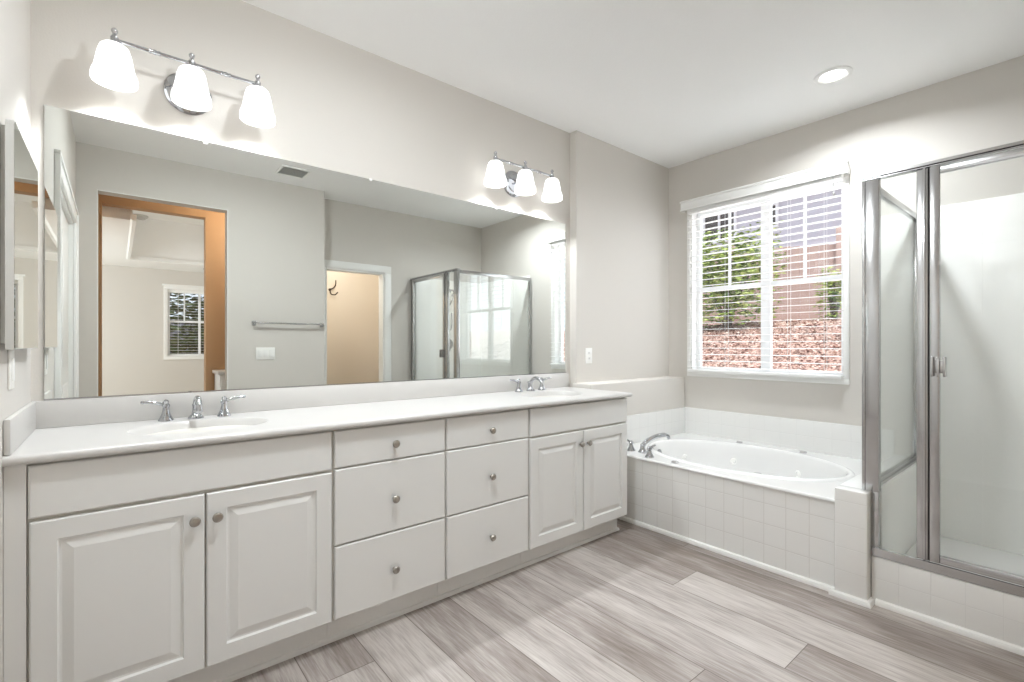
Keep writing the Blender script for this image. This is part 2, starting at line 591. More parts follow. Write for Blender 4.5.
def finish(bm, name, m, angle=35):
    bmesh.ops.recalc_face_normals(bm, faces=bm.faces)
    me = bpy.data.meshes.new(name)
    bm.to_mesh(me)
    bm.free()
    me.materials.append(m)
    for p in me.polygons: p.use_smooth = True
    me.set_sharp_from_angle(angle=math.radians(angle))
    return me


def obj(name, bm, m, parent=None, angle=35):
    """build a mesh given in world coordinates; a parented part is stored relative to its thing"""
    org = None
    if parent is not None:
        r = parent
        while r.parent: r = r.parent
        org = Vector(r.location)
        for v in bm.verts: v.co -= org
    me = finish(bm, name, m, angle)
    o = bpy.data.objects.new(name, me)
    C.objects.link(o)
    if parent is not None: o.parent = parent
    return o


def thing(name, label, cat, loc=(0, 0, 0), group=None):
    o = bpy.data.objects.new(name, None)
    o.empty_display_size = 0.05
    C.objects.link(o)
    o.location = loc
    o['label'] = label
    o['category'] = cat
    if group: o['group'] = group
    return o


def tag(o, label, cat, group=None, kind=None):
    o['label'] = label
    o['category'] = cat
    if group: o['group'] = group
    if kind: o['kind'] = kind
    return o


def struct(name, bm, m, parent=None, label=None):
    o = obj(name, bm, m, parent)
    if parent is None: o['kind'] = 'structure'
    if label: o['label'] = label
    return o


def dup(root, loc, label, group=None):
    r = root.copy(); C.objects.link(r); r.location = loc
    r['label'] = label
    if group: r['group'] = group
    for ch in list(root.children):
        c = ch.copy(); C.objects.link(c); c.parent = r
        for g in list(ch.children):
            d = g.copy(); C.objects.link(d); d.parent = c
    return r


# ================================================================== SHELL
bm = bm_new(); box(bm, -1.2, 3.95, -1.07, 2.62, -0.1, 0.0)
struct('floor', bm, M['plank'])
bm = bm_new(); box(bm, -2.4, 3.2, -5.0, -1.07, -0.1, 0.0)
struct('floor_bedroom', bm, M['carpet'])
bm = bm_new(); box(bm, -1.2, 3.95, -1.80, 2.62, ZC, ZC + 0.12)
struct('ceiling', bm, M['ceiling'])

bm = bm_new(); box(bm, XL - 0.12, XJ, YM, YM + 0.14, 0, ZC)
struct('wall_vanity', bm, M['paint'])
bm = bm_new(); box(bm, XJ, XW + 0.14, YT, YM + 0.14, 0, ZC)
struct('wall_tub', bm, M['paint'])
bm = bm_new(); box(bm, 2.574, XW + 0.05, 2.25, YT + 0.02, 0, 0.933, 0.008, 3)
struct('wall_tub_ledge', bm, M['paint'])


def wall_with_hole_x(name, x0, x1, y0, y1, z1, hy0, hy1, hz0, hz1, m):
    bm = bm_new()
    box(bm, x0, x1, y0, hy0, 0, z1)
    box(bm, x0, x1, hy1, y1, 0, z1)
    if hz0 > 0: box(bm, x0, x1, hy0, hy1, 0, hz0)
    box(bm, x0, x1, hy0, hy1, hz1, z1)
    return struct(name, bm, m)


def wall_with_hole_y(name, y0, y1, x0, x1, z1, hx0, hx1, hz0, hz1, m):
    bm = bm_new()
    box(bm, x0, hx0, y0, y1, 0, z1)
    box(bm, hx1, x1, y0, y1, 0, z1)
    if hz0 > 0: box(bm, hx0, hx1, y0, y1, 0, hz0)
    box(bm, hx0, hx1, y0, y1, hz1, z1)
    return struct(name, bm, m)


WY0, WY1, WZ0, WZ1 = 1.068, 2.192, 0.975, 2.36
wall_with_hole_x('wall_window', XW, XW + 0.14, -0.44, YT, ZC, WY0, WY1, WZ0, WZ1, M['paint'])
# left wall with the closet door opening
wall_with_hole_x('wall_left', XL - 0.12, XL, YB - 0.12, YM, ZC, 0.215, 1.53, 0.0, 2.10, M['paint'])
# doorway wall the camera looks back at in the mirror
wall_with_hole_y('wall_doorway', YB - 0.12, YB, XL, XN, ZC, -0.112, 0.776, 0.0, 2.43, M['paint'])
bm = bm_new(); box(bm, XN - 0.12, XN, YK - 0.12, YB - 0.12, 0, ZC)
struct('wall_return', bm, M['paint'])
wall_with_hole_y('wall_shower', YK - 0.12, YK, XN, XW, ZC, 1.730, 2.405, 0.0, 2.045, M['paint'])
# hall
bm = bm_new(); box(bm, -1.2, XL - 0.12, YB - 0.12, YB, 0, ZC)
struct('wall_hall_front', bm, M['paint_dim_lit'])
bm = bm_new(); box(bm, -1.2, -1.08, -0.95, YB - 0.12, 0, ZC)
struct('wall_hall_left', bm, M['paint_dim_lit'])
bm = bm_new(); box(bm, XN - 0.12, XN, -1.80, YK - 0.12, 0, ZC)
struct('wall_hall_right', bm, M['paint_dim_lit'])
wall_with_hole_y('wall_hall_partition', -1.07, -0.95, -1.2, XN - 0.12, ZC, -0.104, 0.716, 0.0, 2.535, M['paint_dim_lit'])
# toilet room
bm = bm_new(); box(bm, XN, 3.2, -1.80, -1.68, 0, ZC)
struct('wall_toilet_back', bm, M['paint_warm_lit'])
bm = bm_new(); box(bm, 3.08, 3.2, -1.68, YK - 0.12, 0, ZC)
struct('wall_toilet_side', bm, M['paint_warm_lit'])
bm = bm_new(); box(bm, XN, 3.08, -1.68, -1.07, -0.1, 0.0)
struct('floor_toilet', bm, M['plank'])
bm = bm_new(); box(bm, XN, XN + 0.01, -1.68, YK - 0.12, 0, ZC)
struct('wall_toilet_left', bm, M['paint_warm_lit'])

# bedroom shell with the tray ceiling
BZ, TZ, BY = 2.45, 3.06, -4.8
wall_with_hole_y('wall_bedroom_back', BY - 0.14, BY, -2.4, 3.2, 3.2, 0.655, 1.56, 1.02, 2.13, M['paint'])
wall_with_hole_x('wall_bedroom_left', -2.4, -2.26, BY, -1.07, 3.2, -4.0, -1.8, 0.7, 2.3, M['paint'])
bm = bm_new(); box(bm, 3.06, 3.2, BY, -1.80, 0, 3.2)
struct('wall_bedroom_right', bm, M['paint'])
bm = bm_new()
box(bm, -2.4, 3.06, -1.16, -1.07, 3.0, 3.2)
box(bm, -2.4, 3.06, BY, -3.88, BZ, 3.2)
box(bm, -2.4, 0.125, -3.88, -1.16, BZ, 3.2)
box(bm, 2.4, 3.06, -3.88, -1.16, BZ, 3.2)
box(bm, 0.125, 2.4, -3.88, -1.16, TZ, 3.2)
struct('ceiling_bedroom', bm, M['ceiling'])
bm = bm_new()
sweep(bm, [(0.125, -1.08), (0.125, -3.88), (2.4, -3.88), (2.4, -1.08)], [(-0.03, BZ - 0.015), (0.0, BZ - 0.015), (0.018, BZ), (0.018, BZ + 0.045), (-0.03, BZ + 0.045)])
struct('trim_tray', bm, M['trim'])

# ------------------------------------------------------------------ casings
def casing_y(name, y, x0, x1, z1, w=0.075, th=0.016, s=1, label=None):
    """door casing on a wall facing +Y (s=1)"""
    bm = bm_new()
    a, b = (y, y + s * th) if s > 0 else (y - th, y)
    for q0, q1 in ((x0 - w, x0), (x1, x1 + w)):
        box(bm, q0, q1, a, b, 0, z1, 0.004)
    box(bm, x0 - w, x1 + w, a, b, z1, z1 + w, 0.004)
    # jamb liner
    return bm


d2 = casing_y('d', YK, 1.730, 2.405, 2.045, 0.08)
box(d2, 1.730, 1.748, YK - 0.119, YK - 0.0005, 0, 2.027)
box(d2, 2.387, 2.405, YK - 0.119, YK - 0.0005, 0, 2.027)
box(d2, 1.730, 2.405, YK - 0.119, YK - 0.0005, 2.027, 2.045)
struct('door_2', d2, M['trim'], label='white door casing around the toilet room doorway')

bm = bm_new()
for q0, q1 in ((0.14, 0.215), (1.53, 1.605)):
    box(bm, XL, XL + 0.018, q0, q1, 0, 2.10, 0.004)
    box(bm, XL + 0.0003, XL + 0.026, (q0 - 0.016 if q0 < 1 else q1 + 0.0003), (q0 - 0.0003 if q0 < 1 else q1 + 0.016), 0, 2.174, 0.003)
box(bm, XL, XL + 0.018, 0.14, 1.605, 2.1002, 2.174, 0.004)
box(bm, XL + 0.0003, XL + 0.026, 0.124, 1.621, 2.1743, 2.192, 0.003)
box(bm, XL - 0.119, XL - 0.0005, 0.2153, 0.232, 0, 2.083)
box(bm, XL - 0.119, XL - 0.0005, 1.513, 1.5297, 0, 2.083)
box(bm, XL - 0.119, XL - 0.0005, 0.2153, 1.5297, 2.0833, 2.0997)
door1 = struct('door_1', bm, M['trim'], label='white cased closet door in the left wall')
for k, (a, b) in enumerate(((0.234, 0.87), (0.875, 1.511))):
    bm = bm_new()
    box(bm, XL - 0.060, XL - 0.025, a, b, 0.01, 2.08)
    for z0, z1 in ((0.2, 0.95), (1.07, 1.95)):
        box(bm, XL - 0.026, XL - 0.021, a + 0.11, b - 0.11, z0, z1, 0.003)
    struct('door_leaf', bm, M['trim'], door1)
bm = bm_new(); box(bm, XL - 0.118, XL - 0.062, 0.2335, 1.5115, 0.0, 2.081)  # added backing that closes the dark gaps behind the leaves
struct('door_backing', bm, M['trim'], door1)
# plaster edge of the hall opening: white strips stand in for its lit return
bm = bm_new()
box(bm, 0.776, 0.782, YB - 0.002, YB + 0.003, 0, 2.436)
box(bm, -0.118, -0.112, YB - 0.002, YB + 0.003, 0, 2.436)
box(bm, -0.118, 0.782, YB - 0.002, YB + 0.003, 2.43, 2.436)
struct('trim_lit_edge', bm, M['trim'])

# baseboards (bullnose tile strip) round tub, knee wall and curb
BP = [(0, 0.0), (0.016, 0.0), (0.017, 0.012), (0.012, 0.022), (0, 0.027)]
bm = bm_new(); sweep(bm, [(2.712, 2.25), (2.712, 0.805)][::-1], [(-o, z) for o, z in BP])
struct('baseboard_tub', bm, M['trim'])
bm = bm_new(); sweep(bm, [(2.712, 0.803), (2.684, 0.803), (2.684, 0.667), (2.74, 0.667)][::-1], [(-o, z) for o, z in BP])
struct('baseboard_knee', bm, M['trim'])
bm = bm_new(); sweep(bm, [(2.74, 0.648), (2.74, YK)][::-1], [(-o, z) for o, z in BP])
struct('baseboard_shower', bm, M['trim'])
bm = bm_new()
sweep(bm, [(XL, 1.986), (2.528, 1.986), (2.528, 2.24)], [(0, 0), (0.012, 0), (0.012, 0.006), (0.008, 0.016), (0, 0.019)])
struct('baseboard_vanity', bm, M['cabinet'])

# ================================================================== VANITY
CT = 0.905                      # counter top
YF = 1.91                       # plane of door and drawer faces
DOOR_RINGS = [(0, 0.004), (0.004, 0.0), (0.058, 0.0), (0.062, 0.008), (0.068, 0.009), (0.090, 0.002), (0.094, 0.001)]
SLAB_RINGS = [(0, 0.004), (0.0045, 0.0)]


def knob(x, z, parent):
    bm = bm_new()
    m = axis_mtx((0, -1, 0))
    lathe(bm, [(0.0075, -0.002), (0.0065, 0.008), (0.0075, 0.012), (0.0155, 0.016), (0.0165, 0.021), (0.013, 0.026), (0.006, 0.0285), (0.0, 0.029)], (x, YF, z), 20, m, cap=False)
    return obj('knob', bm, M['nickel'], parent)


def front(name, x0, x1, z0, z1, parent, rings):
    bm = bm_new()
    panel_front(bm, x0, x1, z0, z1, YF, 0.019, rings)
    return obj(name, bm, M['cabinet'], parent, 9)


def cabinet_body(x0, x1, t, right=False):
    bm = bm_new()
    box(bm, x0 + 0.0008, x1 - 0.0008, YF + 0.0195, YM - 0.004, 0.112, 0.876)
    obj('body', bm, M['cab_in'], t)
    bm = bm_new()
    box(bm, x0 + 0.0008, x1 - (0.017 if right else 0.0008), 1.986, YM - 0.004, 0.0, 0.1115)
    obj('toe_kick', bm, M['cabinet'], t)


t = thing('sink_cabinet', 'white double-door sink cabinet at the left end, under the nearer faucet', 'cabinet', (0.213, 2.2, 0), 'white vanity cabinets')
cabinet_body(XL, 0.662, t)
bm = bm_new(); box(bm, XL + 0.001, -0.196, YF + 0.004, YF + 0.019, 0.0, 0.876)
obj('filler_strip', bm, M['cabinet'], t)
front('false_front', -0.192, 0.656, 0.719, 0.869, t, SLAB_RINGS)
d = front('door', -0.190, 0.2305, 0.118, 0.708, t, DOOR_RINGS); knob(0.201, 0.626, d)
d = front('door', 0.2365, 0.656, 0.118, 0.708, t, DOOR_RINGS); knob(0.266, 0.626, d)

t = thing('drawer_cabinet', 'white three-drawer cabinet directly right of the nearer sink doors', 'cabinet', (0.921, 2.2, 0), 'white vanity cabinets')
cabinet_body(0.662, 1.180, t)
for z0, z1 in ((0.722, 0.869), (0.415, 0.716), (0.120, 0.409)):
    d = front('drawer', 0.668, 1.174, z0, z1, t, SLAB_RINGS); knob(0.921, (z0 + z1) / 2 - (0.012 if z0 < 0.5 else 0.006), d)
t = thing('drawer_cabinet', 'white three-drawer cabinet directly left of the far sink doors', 'cabinet', (1.439, 2.2, 0), 'white vanity cabinets')
cabinet_body(1.180, 1.698, t)
for z0, z1 in ((0.722, 0.869), (0.415, 0.716), (0.120, 0.409)):
    d = front('drawer', 1.186, 1.690, z0, z1, t, SLAB_RINGS); knob(1.440, (z0 + z1) / 2 - 0.008, d)

t = thing('sink_cabinet', 'white double-door sink cabinet at the far end, beside the tub', 'cabinet', (2.12, 2.2, 0), 'white vanity cabinets')
cabinet_body(1.698, 2.545, t, True)
front('false_front', 1.705, 2.539, 0.719, 0.869, t, SLAB_RINGS)
d = front('door', 1.705, 2.119, 0.118, 0.708, t, DOOR_RINGS); knob(2.093, 0.632, d)
d = front('door', 2.125, 2.539, 0.118, 0.708, t, DOOR_RINGS); knob(2.158, 0.632, d)

# countertop with two integral oval basins
E1 = (0.255, 2.160, 0.226, 0.165)
E2 = (2.105, 2.160, 0.226, 0.165)
ct = thing('vanity_countertop', 'long white cultured marble countertop with two integral oval sinks', 'countertop', (1.16, 2.2, CT))
bm = bm_new()
y0, y1 = 1.898, YM - 0.001
xe = 2.546
r1 = plate(bm, XL, 1.18, y0, y1, CT, E1)
r2 = plate(bm, 1.18, xe, y0, y1, CT, E2)
sweep(bm, [(XL, y0), (xe, y0), (xe, y1)],
      [(0, CT), (0.006, CT - 0.0012), (0.0105, CT - 0.0045), (0.013, CT - 0.010), (0.0135, CT - 0.017), (0.011, CT - 0.023), (0.006, CT - 0.0265), (0, CT - 0.0275), (-0.05, CT - 0.0275), (-0.05, CT - 0.02)])
obj('slab', bm, M['marble'], ct, 50)
for E_, cxd in ((E1, 0.0), (E2, 0.0)):
    bm = bm_new()
    n = 72
    ring = [bm.verts.new((E_[0] + E_[2] * math.cos(2 * PI * i / n), E_[1] + E_[3] * math.sin(2 * PI * i / n), CT)) for i in range(n)]
    bowl(bm, ring, E_, CT, [(0.985, -0.003), (0.965, -0.010), (0.93, -0.030), (0.87, -0.060), (0.76, -0.092), (0.6, -0.115), (0.4, -0.128), (0.2, -0.134), (0.08, -0.136)])
    b_ = obj('basin', bm, M['marble'], ct, 80)
    bm = bm_new()
    lathe(bm, [(0.0, -0.130), (0.012, -0.130), (0.020, -0.131), (0.024, -0.134)], (E_[0], E_[1], CT), 24)
    obj('drain', bm, M['chrome'], b_)
    bm = bm_new()
    rod(bm, (E_[0], E_[1] + E_[3] * 0.90, CT - 0.045), (E_[0], E_[1] + E_[3] * 0.84, CT - 0.049), 0.009)
    obj('overflow', bm, M['chrome'], b_)
bm = bm_new(); box(bm, XL + 0.0005, 2.560, YM - 0.021, YM - 0.0015, CT + 0.0002, 1.006, 0.004)
obj('backsplash', bm, M['marble'], ct)
bm = bm_new(); box(bm, XL + 0.0007, XL + 0.016, 1.905, YM - 0.0212, CT + 0.0002, 1.006, 0.004)
obj('side_splash', bm, M['marble'], ct)

# big frameless mirror
mt = thing('vanity_mirror', 'wide frameless wall mirror above the long backsplash', 'mirror', (1.17, YM, 1.0))
bm = bm_new(); box(bm, -0.205, 2.545, YM - 0.0062, YM - 0.0012, 1.012, 2.098)
obj('backing', bm, M['mirror_edge'], mt)
bm = bm_new()
vs = [bm.verts.new(p) for p in ((-0.205, YM - 0.0065, 1.012), (2.545, YM - 0.0065, 1.012), (2.545, YM - 0.0065, 2.098), (-0.205, YM - 0.0065, 2.098))]
bm.faces.new(vs)
obj('glass', bm, M['mirror'], mt)
bm = bm_new(); box(bm, -0.205, 2.545, YM - 0.0095, YM - 0.0012, 1.0072, 1.0118)
obj('bottom_channel', bm, M['brushed'], mt)
for x in (0.30, 1.05, 1.90):
    bm = bm_new(); box(bm, x - 0.008, x + 0.008, YM - 0.010, YM - 0.0067, 2.088, 2.102, 0.001)
    obj('clip', bm, M['plastic'], mt)


# faucets
def faucet(x, y, label):
    t = thing('sink_faucet', label, 'faucet', (x, y, CT), 'chrome widespread vanity faucets')
    bm = bm_new()
    lathe(bm, [(0.029, 0), (0.029, 0.004), (0.024, 0.010), (0.016, 0.020), (0.013, 0.034), (0.0125, 0.05), (0.015, 0.056), (0.012, 0.062), (0.008, 0.066)], (x, y, CT), 24)
    pts = arc_pts([(x, y, CT + 0.045), (x, y - 0.010, CT + 0.066), (x, y - 0.038, CT + 0.086), (x, y - 0.074, CT + 0.087), (x, y - 0.102, CT + 0.070), (x, y - 0.110, CT + 0.050)])
    k = len(pts)
    tube(bm, pts, [0.0125 - 0.003 * i / k for i in range(k)], 16)
    lathe(bm, [(0.0095, 0.034), (0.0115, 0.037), (0.0115, 0.047), (0.0098, 0.054)], (x, y - 0.110, CT), 18)
    s_ = obj('spout', bm, M['chrome'], t)
    bm = bm_new()
    rod(bm, (x, y + 0.022, CT + 0.01), (x, y + 0.022, CT + 0.050), 0.0026, 10)
    lathe(bm, [(0.002, 0.048), (0.006, 0.052), (0.0065, 0.057), (0.003, 0.062), (0.0, 0.063)], (x, y + 0.022, CT), 14)
    obj('lift_rod', bm, M['chrome'], s_)
    for s in (-1, 1):
        hx = x + s * 0.102
        bm = bm_new()
        lathe(bm, [(0.0265, 0), (0.0265, 0.004), (0.022, 0.012), (0.015, 0.028), (0.0115, 0.044), (0.011, 0.054), (0.014, 0.058), (0.014, 0.064), (0.009, 0.070), (0.010, 0.078), (0.006, 0.084), (0.0, 0.086)], (hx, y, CT), 24)
        h_ = obj('handle_base', bm, M['chrome'], t)
        bm = bm_new()
        pts = arc_pts([(hx, y, CT + 0.068), (hx + s * 0.02, y - 0.002, CT + 0.070), (hx + s * 0.045, y - 0.004, CT + 0.077), (hx + s * 0.074, y - 0.006, CT + 0.079)])
        k = len(pts)
        tube(bm, pts, [0.0048 + 0.0022 * math.sin(PI * i / (k - 1)) for i in range(k)], 12)
        lathe(bm, [(0, -0.007), (0.005, -0.005), (0.007, 0), (0.005, 0.005), (0, 0.007)], (hx + s * 0.076, y - 0.006, CT + 0.079), 12, cap=False)
        obj('lever', bm, M['chrome'], h_)
    return t


faucet(0.257, 2.388, 'chrome widespread faucet on the countertop over the nearer, left sink')
faucet(2.130, 2.388, 'chrome widespread faucet on the countertop over the far, right sink')


# vanity lights
def vanity_light(xc, label, dx=0.243):
    y, zb = 2.345, 2.360
    t = thing('vanity_light', label, 'wall light', (xc, YM, 2.30), 'three-shade chrome vanity lights')
    bm = bm_new()
    lathe(bm, [(0.086, 0), (0.086, 0.006), (0.078, 0.012), (0.060, 0.016), (0.055, 0.022), (0.03, 0.026), (0.0, 0.027)], (xc, YM - 0.0005, 2.285), 40, axis_mtx((0, -1, 0)), sy=1.25 if False else 1.0)
    obj('backplate', bm, M['chrome'], t)
    bm = bm_new()
    tube(bm, arc_pts([(xc, YM - 0.02, 2.285), (xc, YM - 0.07, 2.29), (xc, y + 0.012, 2.325), (xc, y, zb)]), 0.007, 12)
    obj('arm', bm, M['chrome'], t)
    bm = bm_new()
    rod(bm, (xc - dx, y, zb), (xc + dx, y, zb), 0.0068, 14)
    for s in (-1, 1):
        xm = xc + s * dx / 2
        lathe(bm, [(0.006, -0.02), (0.0095, -0.016), (0.007, -0.008), (0.0105, 0), (0.007, 0.008), (0.0095, 0.016), (0.006, 0.02)], (xm, y, zb), 16, axis_mtx((1, 0, 0)))
    obj('bar', bm, M['chrome'], t)
    for k in (-1, 0, 1):
        x = xc + k * dx
        bm = bm_new()
        lathe(bm, [(0.021, -0.028), (0.024, -0.020), (0.020, -0.013), (0.013, -0.008), (0.012, 0.0), (0.013, 0.008), (0.009, 0.014), (0.006, 0.022), (0.0105, 0.030), (0.0105, 0.036), (0.005, 0.043), (0.0, 0.046)], (x, y, zb), 20, cap=False)
        h_ = obj('shade_holder', bm, M['chrome'], t)
        # bell glass shade, double walled
        out = [(0.022, -0.018), (0.034, -0.021), (0.044, -0.031), (0.0505, -0.052), (0.0565, -0.085), (0.0615, -0.112), (0.0640, -0.122), (0.0675, -0.127), (0.0695, -0.136), (0.0700, -0.158), (0.0685, -0.162)]
        inn = [(0.0655, -0.158), (0.0650, -0.138), (0.0600, -0.124), (0.0570, -0.110), (0.052, -0.085), (0.046, -0.054), (0.040, -0.038), (0.02, -0.028)]
        bm = bm_new()
        lathe(bm, out + inn, (x, y, zb), 60, cap=False, flute=20, fd=0.008)
        s_ = obj('shade', bm, M['shade'], t, 60)
        bm = bm_new()
        lathe(bm, [(0.0, -0.118), (0.016, -0.113), (0.024, -0.100), (0.025, -0.085), (0.018, -0.065), (0.012, -0.050), (0.012, -0.034)], (x, y, zb), 20, cap=False)
        obj('bulb', bm, M['bulb'], s_)
        sl = bpy.data.lights.new('vanity_bulb_light', 'SPOT')       # the bulb's light leaves by the open mouth of the shade
        sl.energy = VBULB; sl.color = WARM; sl.shadow_soft_size = 0.03
        sl.spot_size = math.radians(112); sl.spot_blend = 0.5
        so = bpy.data.objects.new('vanity_bulb_light', sl); C.objects.link(so)
        so.location = (x, y, zb - 0.130)
    return t


VBULB = 4.8
vanity_light(0.238, 'three-shade chrome vanity light high above the nearer, left sink')
vanity_light(2.045, 'three-shade chrome vanity light high above the far, right sink')

# medicine cabinet on the left wall
t = thing('medicine_cabinet', 'mirrored medicine cabinet set in the left wall beside the big mirror', 'medicine cabinet', (XL, 2.15, 1.5))
bm = bm_new()
zt = 1.822
FXc = -0.212
bm = bm_new(); box(bm, XL + 0.0002, FXc - 0.0175, 1.875, 2.35, 1.215, zt - 0.015)
obj('body', bm, M['plastic'], t)
bm = bm_new()
pr = [(1.85, 1.199), (2.36, 1.199), (2.36, zt), (1.868, zt), (1.856, zt - 0.005), (1.85, zt - 0.017)]
a = [bm.verts.new((FXc - 0.0173, y, z)) for y, z in pr]
b = [bm.verts.new((FXc - 0.0005, y, z)) for y, z in pr]
ring_faces(bm, a, b); bm.faces.new(a[::-1]); bm.faces.new(b)
M['cab_side'] = mat('satin_metal_edge', (206, 206, 202), 0.45, var=0.01)
dd = obj('door_frame', bm, M['cab_side'], t)
bm = bm_new()
vs = [bm.verts.new((FXc, y, z)) for y, z in ((1.852, 1.202), (2.358, 1.202), (2.358, zt - 0.003), (1.865, zt - 0.003), (1.852, zt - 0.012))]
bm.faces.new(vs)
obj('mirror_glass', bm, M['mirror'], t)


# wall plates
def plate_thing(name, label, cat, cx, cy, cz, w, h, n_, d, rocker=True, group=None):
    """d: outward normal as axis string"""
    t = thing(name, label, cat, (cx, cy, cz), group)
    def bx(u0, u1, z0, z1, o0, o1, bev):
        bm = bm_new()
        if d == '-y': box(bm, cx + u0, cx + u1, cy - o1, cy - o0, cz + z0, cz + z1, bev)
        elif d == '+y': box(bm, cx + u0, cx + u1, cy + o0, cy + o1, cz + z0, cz + z1, bev)
        elif d == '+x': box(bm, cx + o0, cx + o1, cy + u0, cy + u1, cz + z0, cz + z1, bev)
        return bm
    obj('cover_plate', bx(-w / 2, w / 2, -h / 2, h / 2, 0.0004, 0.006, 0.002), M['plastic'], t)
    for i in range(n_):
        u = (i - (n_ - 1) / 2) * 0.046
        if rocker:
            obj('rocker', bx(u - 0.017, u + 0.017, -0.034, 0.034, 0.006, 0.009, 0.0012), M['trim'], t)
        else:
            for s in (-1, 1):
                f_ = obj('socket', bx(u - 0.016, u + 0.016, s * 0.02 - 0.014, s * 0.02 + 0.014, 0.006, 0.0075, 0.001), M['trim'], t)
                for q in (-0.006, 0.006):
                    obj('slot', bx(u + q - 0.0012, u + q + 0.0012, s * 0.02 - 0.005, s * 0.02 + 0.005, 0.0075, 0.0079, 0), M['dark'], f_)
    return t


plate_thing('wall_outlet', 'white outlet plate on the wall between vanity and tub corner', 'outlet', 2.725, YT, 1.131, 0.070, 0.115, 1, '-y', False)
plate_thing('light_switch', 'white single switch plate on left wall under the medicine cabinet', 'light switch', XL, 2.02, 1.140, 0.072, 0.115, 1, '+x')
plate_thing('light_switch', 'white triple switch plate under the towel bar, seen in the mirror', 'light switch', 1.092, YB, 1.130, 0.165, 0.115, 3, '+y')

# towel bar
t = thing('towel_bar', 'square chrome towel bar on the wall above the triple switch', 'towel bar', (1.30, YB, 1.415))
bm = bm_new(); box(bm, 0.985, 1.615, YB + 0.045, YB + 0.058, 1.408, 1.424, 0.002)
obj('bar', bm, M['brushed'], t)
for x in (0.992, 1.608):
    bm = bm_new(); box(bm, x - 0.018, x + 0.018, YB + 0.0004, YB + 0.012, 1.395, 1.436, 0.002); box(bm, x - 0.009, x + 0.009, YB + 0.010, YB + 0.060, 1.404, 1.428, 0.002)
    obj('bracket', bm, M['brushed'], t)

# ================================================================== TUB
# tiled apron, knee wall, wainscot
bm = bm_new(); box(bm, 2.712, 2.735, 0.80, 2.25, 0, 0.441)
o = obj('tub_apron', bm, M['tileY']); tag(o, 'white square-tiled front face of the bathtub, beside the wood floor', 'tub apron')
bm = bm_new(); box(bm, 2.684, 2.76, 0.667, 0.80, 0, 0.522, 0.006, 3); box(bm, 2.75, XW, 0.667, 0.80, 0, 0.522, 0.004)
struct('wall_knee', bm, M['tileK'])
bm = bm_new()
box(bm, 2.70, XW + 0.02, 2.238, 2.2498, 0.4, 0.676, 0.003, 2)
struct('trim_tile_ledge', bm, M['tileX'])
bm = bm_new()
box(bm, XW - 0.012, XW - 0.0002, 0.80, 2.245, 0.4, 0.676, 0.003, 2)
struct('trim_tile_window', bm, M['tileW'])

TZt = 0.458
ET = (3.215, 1.515, 0.405, 0.62)
t = thing('bathtub', 'white oval soaking tub set in the tiled deck below the window', 'bathtub', (3.2, 1.5, 0.0))
bm = bm_new()
ring = plate(bm, 2.712, XW - 0.0125, 0.801, 2.2375, TZt, ET, 96)
nose = [(0, TZt), (0.007, TZt - 0.002), (0.012, TZt - 0.008), (0.012, TZt - 0.014), (0.006, TZt - 0.0165), (-0.05, TZt - 0.0165), (-0.05, TZt - 0.01)]
sweep(bm, [(2.712, 2.2375), (2.712, 0.801)], [(o_, z) for o_, z in nose])
obj('rim', bm, M['acrylic'], t, 50)
bm = bm_new()
n = 96
# raised rolled lip round the well, then the well itself
rg = [bm.verts.new((ET[0] + (ET[2] + 0.03) * math.cos(2 * PI * i / n), ET[1] + (ET[3] + 0.03) * math.sin(2 * PI * i / n), TZt + 0.0002)) for i in range(n)]
prev = rg
for g_, dz in ((0.022, 0.008), (0.012, 0.012), (0.002, 0.012), (-0.008, 0.006), (-0.014, -0.006)):
    cur = [bm.verts.new((ET[0] + (ET[2] + g_) * math.cos(2 * PI * i / n), ET[1] + (ET[3] + g_) * math.sin(2 * PI * i / n), TZt + dz)) for i in range(n)]
    ring_faces(bm, prev, cur, flip=True)
    prev = cur
Ew = (ET[0], ET[1], ET[2] - 0.014, ET[3] - 0.014)
bowl(bm, prev, Ew, TZt, [(0.97, -0.06), (0.94, -0.14), (0.90, -0.23), (0.84, -0.31), (0.74, -0.36), (0.55, -0.385), (0.3, -0.39)])
obj('well', bm, M['acrylic'], t, 80)
# chrome overflow, jets, air controls
def tub_pt(ang, s, dz):
    return Vector((Ew[0] + Ew[2] * s * math.cos(ang), Ew[1] + Ew[3] * s * math.sin(ang), TZt + dz))
bm = bm_new()
a = math.radians(97); p = tub_pt(a, 0.962, -0.070); nrm = (Vector((ET[0], ET[1], TZt - 0.03)) - p)
lathe(bm, [(0.034, 0), (0.034, 0.006), (0.028, 0.010), (0.012, 0.012), (0.0, 0.014)], p, 26, axis_mtx(nrm))
obj('overflow_plate', bm, M['chrome'], t)
for a_, s_ in ((60, 0.955), (20, 0.955), (-25, 0.955), (200, 0.955), (235, 0.955)):
    bm = bm_new()
    p = tub_pt(math.radians(a_), s_, -0.12); nrm = (Vector((ET[0], ET[1], TZt - 0.1)) - p)
    lathe(bm, [(0.027, 0), (0.026, 0.006), (0.016, 0.009), (0.014, 0.004), (0.008, 0.004), (0.0, 0.008)], p, 22, axis_mtx(nrm))
    obj('jet', bm, M['surround'], t)
for (x, y) in ((2.758, 1.705), (3.70, 1.735), (3.705, 1.292)):
    bm = bm_new()
    lathe(bm, [(0.024, 0), (0.024, 0.005), (0.018, 0.009), (0.0, 0.010)], (x, y, TZt), 22)
    obj('air_control', bm, M['brushed'], t)
bm = bm_new()
lathe(bm, [(0.025, 0), (0.025, 0.004), (0.017, 0.010), (0.0, 0.012)], (2.868, 1.24, TZt + 0.001), 22)
obj('air_control', bm, M['brushed'], t)

